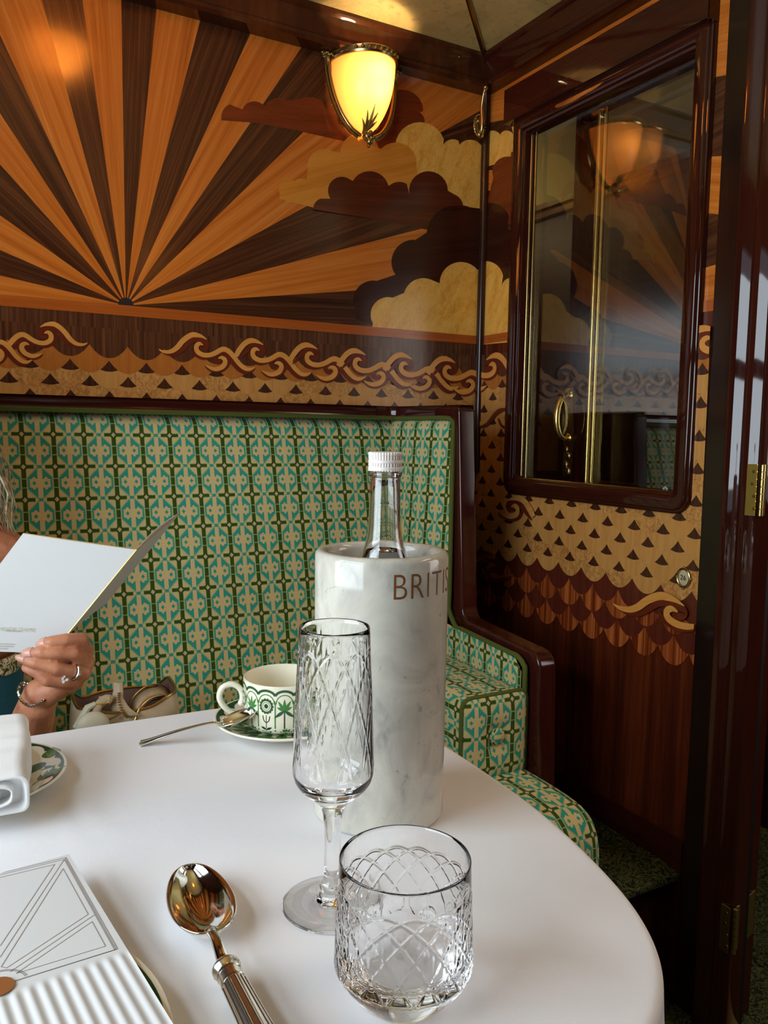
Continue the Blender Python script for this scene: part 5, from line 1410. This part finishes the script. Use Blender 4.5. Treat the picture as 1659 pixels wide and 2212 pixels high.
v_ = _u(S1 - S2); v_ = _u(v_ - u_*(v_ @ u_))
org = at_plane(76, 1361, S1, n1) + nn1*0.0016
b = MB()
V, F_ = text_mesh('GRANDE DAME', 0.0068, 0.0, align='RIGHT', spacing=1.12, offset=-0.0001)
b.add([org + u_*(x + 0.16*y) + v_*y for x, y, z in V], F_)
def dash(px0, py0, px1, w=0.0009, gap=True):
    p0 = at_plane(px0, py0, S1, n1) + nn1*0.0016; L = abs(px1 - px0)*0.00057; k = 0; r_ = random.Random(px0*7 + py0)
    while k < L:
        l = r_.uniform(0.0006, 0.0016); p = p0 + u_*k; b.add([p, p + u_*l, p + u_*l + v_*w, p + v_*w], [(0,1,2,3)]); k += l + 0.0004
dash(11, 1363, 42, 0.0012); dash(-30, 1390, 28); dash(-30, 1395, 25); dash(-30, 1400, 10)
obj('lettering', b, M['gold_ink'], mb_, smooth=False)

PT = (-0.07, 1.39)
pe = empty('person', (-0.07, 1.40, 0.0), 'seated woman in a teal top with a bracelet and ring, holding up a menu', 'person')
cap_ = MB()
def chain(pts, rs):
    for i in range(len(pts) - 1): cap_.capsule(pts[i], rs[i], pts[i+1], rs[i+1])
A_ = np.array
# torso, neck, head
for x in (-0.145, -0.07, 0.0): chain([A_((x, 1.40, 0.56)), A_((x*0.92, 1.405, 0.72)), A_((x, 1.41, 0.86))], [0.118, 0.100, 0.096])
sl = at_y(-14, 1206, 1.400); sr = A_((-0.235, 1.41, sl[2]))
chain([sr, A_((-0.15, 1.42, 0.945)), A_((0.0, 1.41, 0.945)), sl], [0.052, 0.052, 0.052, 0.053])
chain([A_((-0.075, 1.425, 0.93)), A_((-0.060, 1.402, 1.03))], [0.060, 0.050])
HC = A_((-0.047, 1.380, 1.105))
chain([HC + [0, 0.02, 0.02], HC + [0, -0.012, 0.030]], [0.080, 0.076]); chain([HC + [0, -0.02, -0.02], HC + [0, -0.050, -0.066]], [0.066, 0.033])
chain([HC + [0, -0.082, 0.016], HC + [0, -0.097, -0.018]], [0.0075, 0.0105])
for sg in (-1, 1):
    chain([HC + [sg*.007, -0.088, -0.021], HC + [sg*.008, -0.084, -0.020]], [0.0075, 0.0075])
    chain([HC + [sg*.036, -0.048, -0.020], HC + [sg*.026, -0.050, -0.038]], [0.026, 0.024])
    chain([HC + [sg*.020, -0.0725, 0.0150], HC + [sg*.031, -0.0745, 0.0170], HC + [sg*.043, -0.068, 0.0135]], [0.0058, 0.0066, 0.0055])
    chain([HC + [sg*.020, -0.0705, 0.0005], HC + [sg*.031, -0.0725, -0.0015], HC + [sg*.043, -0.066, 0.0010]], [0.0050, 0.0055, 0.0050])                 # nose
chain([HC + [-.018, -0.073, -0.047], HC + [.018, -0.073, -0.047]], [0.0085, 0.0085]); chain([HC + [0, -0.066, -0.070], HC + [0, -0.062, -0.074]], [0.018, 0.018])             # lips
chain([HC + [-.036, -0.064, 0.031], HC + [.036, -0.064, 0.031]], [0.014, 0.014])             # brow
for sg in (-1, 1): chain([HC + [sg*.078, 0.0, -0.015], HC + [sg*.083, 0.008, 0.022]], [0.010, 0.013])
# left arm (on the right of the picture)
el = at_y(0, 1745, 1.330); wr = at_y(80, 1522, 1.098)
chain([sl, sl*0.55 + el*0.45 + [-.004, .012, 0], el], [0.053, 0.047, 0.040])
chain([el, el*0.62 + wr*0.38 + [.004, 0, 0], wr], [0.040, 0.040, 0.0235])
yb_ = 1.088
K = {'i': at_y(184, 1405, 1.083), 'm': at_y(186, 1431, 1.078), 'r': at_y(179, 1453, 1.076), 'l': at_y(162, 1474, 1.078)}
pw = at_y(86, 1500, 1.094)
for k, r in (('i', .0112), ('m', .0112), ('r', .0110), ('l', .0108)): chain([K[k], K[k]*0.5 + pw*0.5 + [0, -.002, 0], pw], [r, r + .004, .0185])
chain([pw, wr], [0.021, 0.0235]); chain([at_y(120, 1484, 1.078), at_y(96, 1500, 1.085)], [0.0165, 0.018])
FG = {'i': [(174,1382,1.066), (142,1382,1.0565), (110,1387,1.058), (93,1391,1.064)],
      'm': [(158,1411,1.057), (122,1411,1.0525), (90,1410,1.056), (61,1412,1.064)],
      'r': [(150,1450,1.060), (120,1443,1.0525), (76,1432,1.057), (46,1423,1.066)],
      'l': [(132,1472,1.060), (101,1469,1.0545), (78,1452,1.060), (56,1443,1.067)]}
FR = {'i': [.0104, .0094, .0080, .0078, .0066], 'm': [.0102, .0088, .0076, .0080, .0066], 'r': [.0100, .0084, .0086, .0072, .0056], 'l': [.0100, .0088, .0082, .0072, .0056]}
TIPS = {}
for k in FG:
    P = [K[k]] + [at_y(*q) for q in FG[k]]; chain(P, FR[k]); TIPS[k] = P
# thumb behind the booklet
chain([pw + [.004, .006, .006], at_y(118, 1446, 1.118), at_y(112, 1408, 1.112), at_y(100, 1382, 1.109)], [0.016, 0.0125, 0.0105, 0.0085])
# right arm resting in the lap, legs under the table
er = A_((-0.285, 1.27, 0.66)); wl_ = A_((-0.20, 1.17, 0.61))
chain([sr, er], [0.052, 0.040]); chain([er, wl_], [0.040, 0.024])
hb_ = wl_ + [0.03, -0.07, -0.01]; chain([wl_, hb_], [0.022, 0.020])
for i in range(4): chain([hb_ + [-.028 + .018*i, 0, 0], hb_ + [-.03 + .020*i, -.040, -.004], hb_ + [-.03 + .020*i, -.064 + .006*abs(i-1), -.020]], [0.010, 0.0085, 0.007])
chain([wl_ + [.012, -.02, 0], hb_ + [.035, .01, .004], hb_ + [.046, -.02, -.004]], [0.014, 0.011, 0.009])
for sg in (-1, 1):
    hip = A_((-0.07 + sg*0.09, 1.36, 0.555)); kn = A_((-0.07 + sg*0.10, 1.055, 0.540)); an = A_((-0.07 + sg*0.10, 1.03, 0.09)); 
    chain([hip, kn], [0.085, 0.058]); chain([kn, kn*0.6 + an*0.4 + [0, .015, 0], an], [0.055, 0.052, 0.035]); chain([an + [0, .02, -.05], an + [0, -0.14, -0.060]], [0.036, 0.026])
me0 = mesh_of('body', cap_, [M['skin']], np.zeros(3), True, 180)
tmp = bpy.data.objects.new('body_build', me0); COL.objects.link(tmp)
rm = tmp.modifiers.new('remesh', 'REMESH'); rm.mode = 'VOXEL'; rm.voxel_size = 0.0017; rm.use_smooth_shade = True
sm = tmp.modifiers.new('smooth', 'SMOOTH'); sm.factor = 0.5; sm.iterations = 2
dg = bpy.context.evaluated_depsgraph_get()
me = bpy.data.meshes.new_from_object(tmp.evaluated_get(dg)); bpy.data.objects.remove(tmp)
co_ = np.empty(len(me.vertices)*3); me.vertices.foreach_get('co', co_); co_ = (co_.reshape(-1, 3) - BASE[pe.name])
me.vertices.foreach_set('co', co_.ravel()); me.materials.clear(); me.materials.append(M['skin']); me.polygons.foreach_set('use_smooth', [True]*len(me.polygons)); me.update()
me.name = 'body'; body = bpy.data.objects.new('body', me); COL.objects.link(body); body.parent = pe; BASE['body'] = BASE[pe.name]
# nails
for k, wn in (('i', .0062), ('m', .0060), ('r', .0046)):
    P = TIPS[k]; d = _u(P[-1] - P[-2]); up_ = _u(np.cross(d, np.cross(A_((-.35, -.72, .60)), d))); sd = np.cross(d, up_)
    c = P[-1] - d*0.0005; r = FR[k][-1]; g_ = []
    for i in range(9):
        s_ = i/8; row = []
        for j in range(9):
            t = (j/8 - .5)*2; wv = wn*(1 - 0.10*s_) * (1 if s_ < .85 else .8)
            row.append(c + d*(-0.0050 + 0.0118*s_ - 0.0014*t*t) + sd*wv*t + up_*(r + 0.0001 - 0.0030*t*t - 0.0016*max(0, s_ - .55)/.45))
        g_.append(row)
    b = MB(); b.grid(g_); o = obj('fingernail', b, M['nail'], pe, angle=180); s_ = o.modifiers.new('thickness', 'SOLIDIFY'); s_.thickness = 0.0007
# ring
d = _u(TIPS['r'][1] - K['r']); c = TIPS['r'][1]*0.80 + K['r']*0.20; a1 = _u(np.cross(d, [0, 0, 1.0])); a2 = np.cross(d, a1)
b = MB()
for off in (-.0011, .0011): b.tube([c + d*off + 0.0112*(math.cos(t)*a1 + math.sin(t)*a2) for t in np.linspace(0, 2*PI, 36, endpoint=False)], 0.0012, 8, closed=True)
rg = obj('ring', b, M['silver'], pe, label='silver ring with small clear stones')
g0 = at_y(138, 1471, 1.052); b = MB()
for dx, dz, r in ((0, -.001, .0026), (-.0052, .0036, .0023), (-.003, .0012, .0022), (.0042, .0016, .0022), (-.0012, .0034, .0018), (.001, .0058, .0016)): b.sphere(g0 + RIGHT*dx + [0, 0, dz], r, 8, 5)
obj('ring_stones', b, plain('clear_stones', (0.95, 0.95, 0.92, 1), 0.05, 0.6), rg, smooth=False)
# bracelet
front = [at_y(px, py, y) for px, py, y in ((45,1478,1.092), (40,1490,1.082), (42,1504,1.075), (50,1517,1.069), (63,1525,1.066), (78,1523,1.064), (92,1514,1.066), (104,1507,1.072), (113,1503,1.082))]
back = [at_y(px, py, y) for px, py, y in ((110,1497,1.112), (92,1490,1.126), (70,1482,1.128), (52,1477,1.112))]
loop = spline(front + back, 5, closed=True); b = MB(); acc = 0; lastp = None; k = 0
for i in range(0, len(loop), 1):
    p = loop[i]; q = loop[(i+1) % len(loop)]; dd = _u(q - p)
    b.tube([p - dd*.0004, q + dd*.0004], 0.0021 if i % 2 else 0.0013, 6)
obj('bracelet', b, plain('silver_chain', (0.62, 0.58, 0.50, 1), 0.2, 1.0), pe, smooth=False, label='silver chain bracelet')
# top
tm, nt, bs = new_mat('teal_knit'); v = objvec(nt)
bs.inputs['Base Color'].default_value = rgb(10, 84, 104); bs.inputs['Roughness'].default_value = 0.85; bump(nt, bs, noise(nt, v, 260, 3), 0.4, 0.002)
fm, nt, bs = new_mat('floral_trim'); v = objvec(nt)
nt.links.new(ramp(nt, noise(nt, v, 110, 2, .5, .5), [(0.40, rgb(40, 50, 44)), (0.46, rgb(176, 150, 80)), (0.56, rgb(214, 204, 176)), (0.62, rgb(70, 84, 60))]), bs.inputs['Base Color']); bs.inputs['Roughness'].default_value = 0.8
b = MB()
ths = np.linspace(0, 2*PI, 96, endpoint=False)
def ztop(t):
    """neckline: high over the chest and the back, cut low under the arms"""
    q = abs(math.sin(t)); return 0.738 + 0.135*min(1.0, max(0.0, (q - 0.66)/0.22))**1.0
def shell(t, z, grow=0.0):
    k = (z - 0.45)/0.36; up_k = min(1.0, max(0.0, (z - 0.745)/0.13))
    rx = 0.205 - 0.026*math.sin(PI*min(1, k))*0.6 + grow - 0.008*min(1, k); ry = (0.165 - 0.004*k)*(1 - up_k) + 0.108*up_k + grow
    cy = 1.378*(1 - up_k) + 1.412*up_k
    return (-0.070 + rx*math.cos(t) + 0.002*math.sin(9*t), cy + ry*math.sin(t) + .0015*math.sin(14*t), z)
b.grid([[shell(t, 0.44 + (ztop(t) - 0.44)*q) for t in ths] for q in np.linspace(0, 1, 24)], closed_v=True, flip=True)
b.grid([[shell(t, ztop(t) + dz, g) for t in ths] for dz, g in ((-.004, .003), (0, .004), (.017, .004), (.020, .002), (.018, -.006))], 1, closed_v=True, flip=True)
for sg in (-1, 1):
    xs_ = -0.070 + sg*0.085
    st_ = spline([(xs_, 1.306, 0.872), (xs_, 1.322, 0.930), (xs_, 1.352, 0.976), (xs_, 1.412, 1.001), (xs_, 1.470, 0.972), (xs_, 1.502, 0.930), (xs_, 1.516, 0.872)], 5)
    b.tube(st_, 0.020, 12, flat=(0.2, 1.0), up=(0, -1, 0.2))
obj('top', b, [tm, fm], pe, angle=180, label='teal sleeveless top with a floral trim')
b = MB()
for dz, r in ((-.0445, .0042), (-.0505, .0050)): b.tube(spline([HC + [-.019, -.0775, -.047], HC + [-.008, -.0835, dz], HC + [0, -.0835, dz - .0008], HC + [.008, -.0835, dz], HC + [.019, -.0775, -.047]], 4), [max(.0012, r*math.sin(PI*(i + .5)/17)) for i in range(17)], 8)
obj('lips', b, plain('lips', rgb(176, 96, 88), 0.4), pe)
# hair
hm, nt, bs = new_mat('ash_blonde_hair'); v = objvec(nt)
nt.links.new(ramp(nt, noise(nt, v, 90, 4), [(0.3, rgb(112, 92, 68)), (0.5, rgb(170, 152, 118)), (0.7, rgb(206, 192, 160))]), bs.inputs['Base Color']); bs.inputs['Roughness'].default_value = 0.45
b = MB(); hr = random.Random(5)
b.sphere(HC + [0, 0.017, 0.040], 0.0935, 36, 24, scale=(0.97, 1.02, 0.94))
for k in range(70):
    a = hr.uniform(-0.92, -0.08)*PI; sg = 1 if math.cos(a) > 0 else -1; x0 = math.cos(a)
    b.tube(spline([HC + [0.012*sg, 0.0, 0.128], HC + [0.045*x0 + .01*sg, -0.055*abs(math.sin(a)), 0.112], HC + [0.072*x0 + .012*sg, -0.078*abs(math.sin(a)) + .004, 0.074], HC + [0.094*sg, -0.030 - 0.02*abs(math.sin(a)), 0.030], HC + [0.104*sg, -0.012, -0.03]], 5), 0.0022, 5)
for k in range(300):
    a = hr.uniform(-0.55*PI, 1.55*PI)
    if -0.80*PI < a < -0.20*PI or a > 1.2*PI: a = hr.choice([-0.14, 1.14])*PI + hr.uniform(-.06, .06)*PI
    ex_, ey_ = math.cos(a), math.sin(a); sp_ = hr.uniform(.88, 1.12); fl_ = hr.uniform(0.0, 1.0)
    p0 = HC + [0.01*ex_, 0.02 + 0.02*ey_, 0.122]
    p1 = HC + [0.075*ex_*sp_, 0.028 + 0.076*ey_*sp_, 0.090]
    p2 = HC + [0.104*ex_*sp_, 0.028 + 0.098*ey_*sp_, 0.005]
    side = 0.030*max(0, ex_)
    p3 = HC + [(0.112 + side*fl_)*ex_*sp_, 0.020 + 0.092*ey_*sp_, -0.075 + hr.uniform(-.01, .01)]
    p4 = HC + [(0.118 + side*fl_*1.2)*ex_*sp_ + hr.uniform(-.008, .008), 0.010 + 0.085*ey_*sp_, -0.135 - hr.uniform(0, .05)]
    P = spline([p0, p1, p2, p3, p4], 5); P[6:] += np.array([[0.0035*math.sin(1.7*i + k), 0.0035*math.cos(1.3*i + k), 0] for i in range(len(P) - 6)])
    r0 = hr.choice([0.0032, 0.0022, 0.0012, 0.0008]); b.tube(P, [r0*(1 - 0.8*(i/(len(P)-1))**3) for i in range(len(P))], 5)
obj('hair', b, hm, pe, angle=180, kind='stuff')
for sg in (-1, 1):
    b = MB(); b.sphere(HC + [sg*0.031, -0.0655, 0.0075], 0.0120, 16, 10); b.sphere(HC + [sg*0.031, -0.0738, 0.0030], 0.0056, 12, 8, 1, scale=(1, .65, 1)); obj('eye', b, [plain('eye_white', rgb(236, 230, 224), .2), plain('iris', rgb(70, 84, 84), .15)], pe)

# ------------------------------------------------------------------ handbag on the seat
lm, nt, bs = new_mat('beige_leather'); v = objvec(nt)
nt.links.new(ramp(nt, noise(nt, v, 26, 4), [(0.3, rgb(176, 154, 122)), (0.6, rgb(204, 184, 152))]), bs.inputs['Base Color']); bs.inputs['Roughness'].default_value = 0.5; bump(nt, bs, noise(nt, v, 190, 3), 0.3, 0.0015)
lin_ = plain('bag_lining', rgb(112, 84, 72), 0.8); M['zip'] = plain('brass_zip', (0.5, .34, .12, 1), .35, 1.0)
bl_ = at_y(163, 1575, 1.34); br_ = at_y(388, 1565, 1.36); bcx = (bl_[0] + br_[0])/2; bw_ = (br_[0] - bl_[0])/2; bcy = 1.385
bg = empty('handbag', (bcx, bcy, 0.466), 'open beige leather handbag with gold zips on the settee behind the table', 'handbag')
ths = np.linspace(0, 2*PI, 72, endpoint=False)
def sect(rx, ry, z, e=0.55, wob=0.0, dz=None):
    return [(bcx + rx*math.copysign(abs(math.cos(t))**e, math.cos(t)), bcy + ry*math.copysign(abs(math.sin(t))**e, math.sin(t)) + wob*math.sin(3*t), z + (dz(t) if dz else 0)) for t in ths]
topdz = lambda t: 0.016*math.cos(t)**2*(1.15 if math.cos(t) > 0 else 0.75) + 0.004*math.sin(5*t)
b = MB(); b.grid([sect(bw_*.94, .050, .470), sect(bw_*1.02, .058, .50), sect(bw_*1.05, .062, .56, wob=.003), sect(bw_*1.0, .058, .610, wob=.003, dz=lambda t: topdz(t)*.5), sect(bw_*.97, .052, .632, dz=topdz), sect(bw_*.93, .049, .634, dz=topdz)], closed_v=True, flip=True)
b.add(sect(bw_*.94, .050, .470), [list(range(72))[::-1]])
obj('body', b, lm, bg, angle=60)
b = MB(); b.grid([sect(bw_*.93, .049, .633, dz=topdz), sect(bw_*.90, .046, .60), sect(bw_*.88, .044, .56)], closed_v=True, flip=True); b.add(sect(bw_*.88, .044, .56), [list(range(72))]); obj('lining', b, lin_, bg)
b = MB(); b.tube(sect(bw_*.95, .0505, .636, dz=topdz), 0.0024, 8, closed=True); obj('gold_piping', b, M['zip'], bg)
# rounded end gusset on the right with its own piping
e0 = at_y(296, 1560, 1.325); pts = [at_y(px, py, y) for px, py, y in ((292,1556,1.33), (303,1528,1.335), (322,1510,1.345), (345,1503,1.355), (362,1508,1.36), (370,1525,1.36), (373,1552,1.355))]
sp2 = spline(pts, 6); b = MB(); inner = [p*0.86 + np.mean(sp2, 0)*0.14 + [0, .004, -.006] for p in sp2]
outr = [p + _u(p - np.mean(sp2, 0) + [0, 0, .02])*0.010 + [0, .03, -.004] for p in sp2]
b.grid([outr, sp2, inner]); obj('end_flap', b, lm, bg, angle=180).modifiers.new('thickness', 'SOLIDIFY').thickness = 0.002
b = MB(); b.tube(sp2, 0.0022, 8); b.tube([p + [.0, .004, .004] for p in outr], 0.0014, 6); obj('flap_zip', b, M['zip'], bg)
# upright zip tab in the middle
tabp = [at_y(px, py, y) for px, py, y in ((256,1476,1.352), (257,1492,1.348), (256,1510,1.340), (262,1532,1.332), (274,1548,1.33))]
hw = [0.0085, 0.0085, 0.0095, 0.016, 0.024]
tp = spline(tabp, 4); hwp = np.interp(np.linspace(0, 1, len(tp)), np.linspace(0, 1, 5), hw)
b = MB(); b.grid([[p + RIGHT*w*t + [0, 0.006*abs(t), 0] for t in np.linspace(-1, 1, 9)] for p, w in zip(tp, hwp)]); o = obj('zip_tab', b, lm, bg, angle=180); o.modifiers.new('thickness', 'SOLIDIFY').thickness = 0.003
b = MB()
for k, p in enumerate(tp[5:]): b.sphere(p + [0, -.0035, 0], 0.0024, 8, 5, scale=(1.2, .8, .6))
b.tube(spline([tp[-4] + [0, -.004, 0], at_y(240, 1552, 1.325), at_y(212, 1562, 1.325)], 6), 0.0016, 6)
obj('zip', b, M['zip'], bg)
# strap keeper and ring on the left
c = at_y(228, 1516, 1.335); b = MB()
b.tube(spline([at_y(205, 1560, 1.33), at_y(210, 1528, 1.332), c + [0, 0, .004], at_y(240, 1512, 1.338)], 5), 0.0075, 10, flat=(1, .5)); b.tube([at_y(214, 1512, 1.337), at_y(236, 1510, 1.337)], 0.006, 12)
obj('strap', b, lm, bg)
b = MB(); b.tube(spline([at_y(186, 1532, 1.335), at_y(200, 1521, 1.333), at_y(222, 1521, 1.329), at_y(236, 1517, 1.332), at_y(214, 1527, 1.331)], 5, closed=True), 0.0016, 8, closed=True); obj('strap_ring', b, M['brass'], bg)
b = MB(); c = at_y(200, 1560, 1.315); b.sphere(c + [0, 0, -.006], 0.026, 24, 14, scale=(1, .5, .9)); b.tube([at_y(162, 1572, 1.33), at_y(190, 1528, 1.33), at_y(206, 1520, 1.332)], [0.004, .006, .004], 8); obj('front_pocket', b, plain('pale_leather', rgb(206, 202, 176), 0.5), bg)
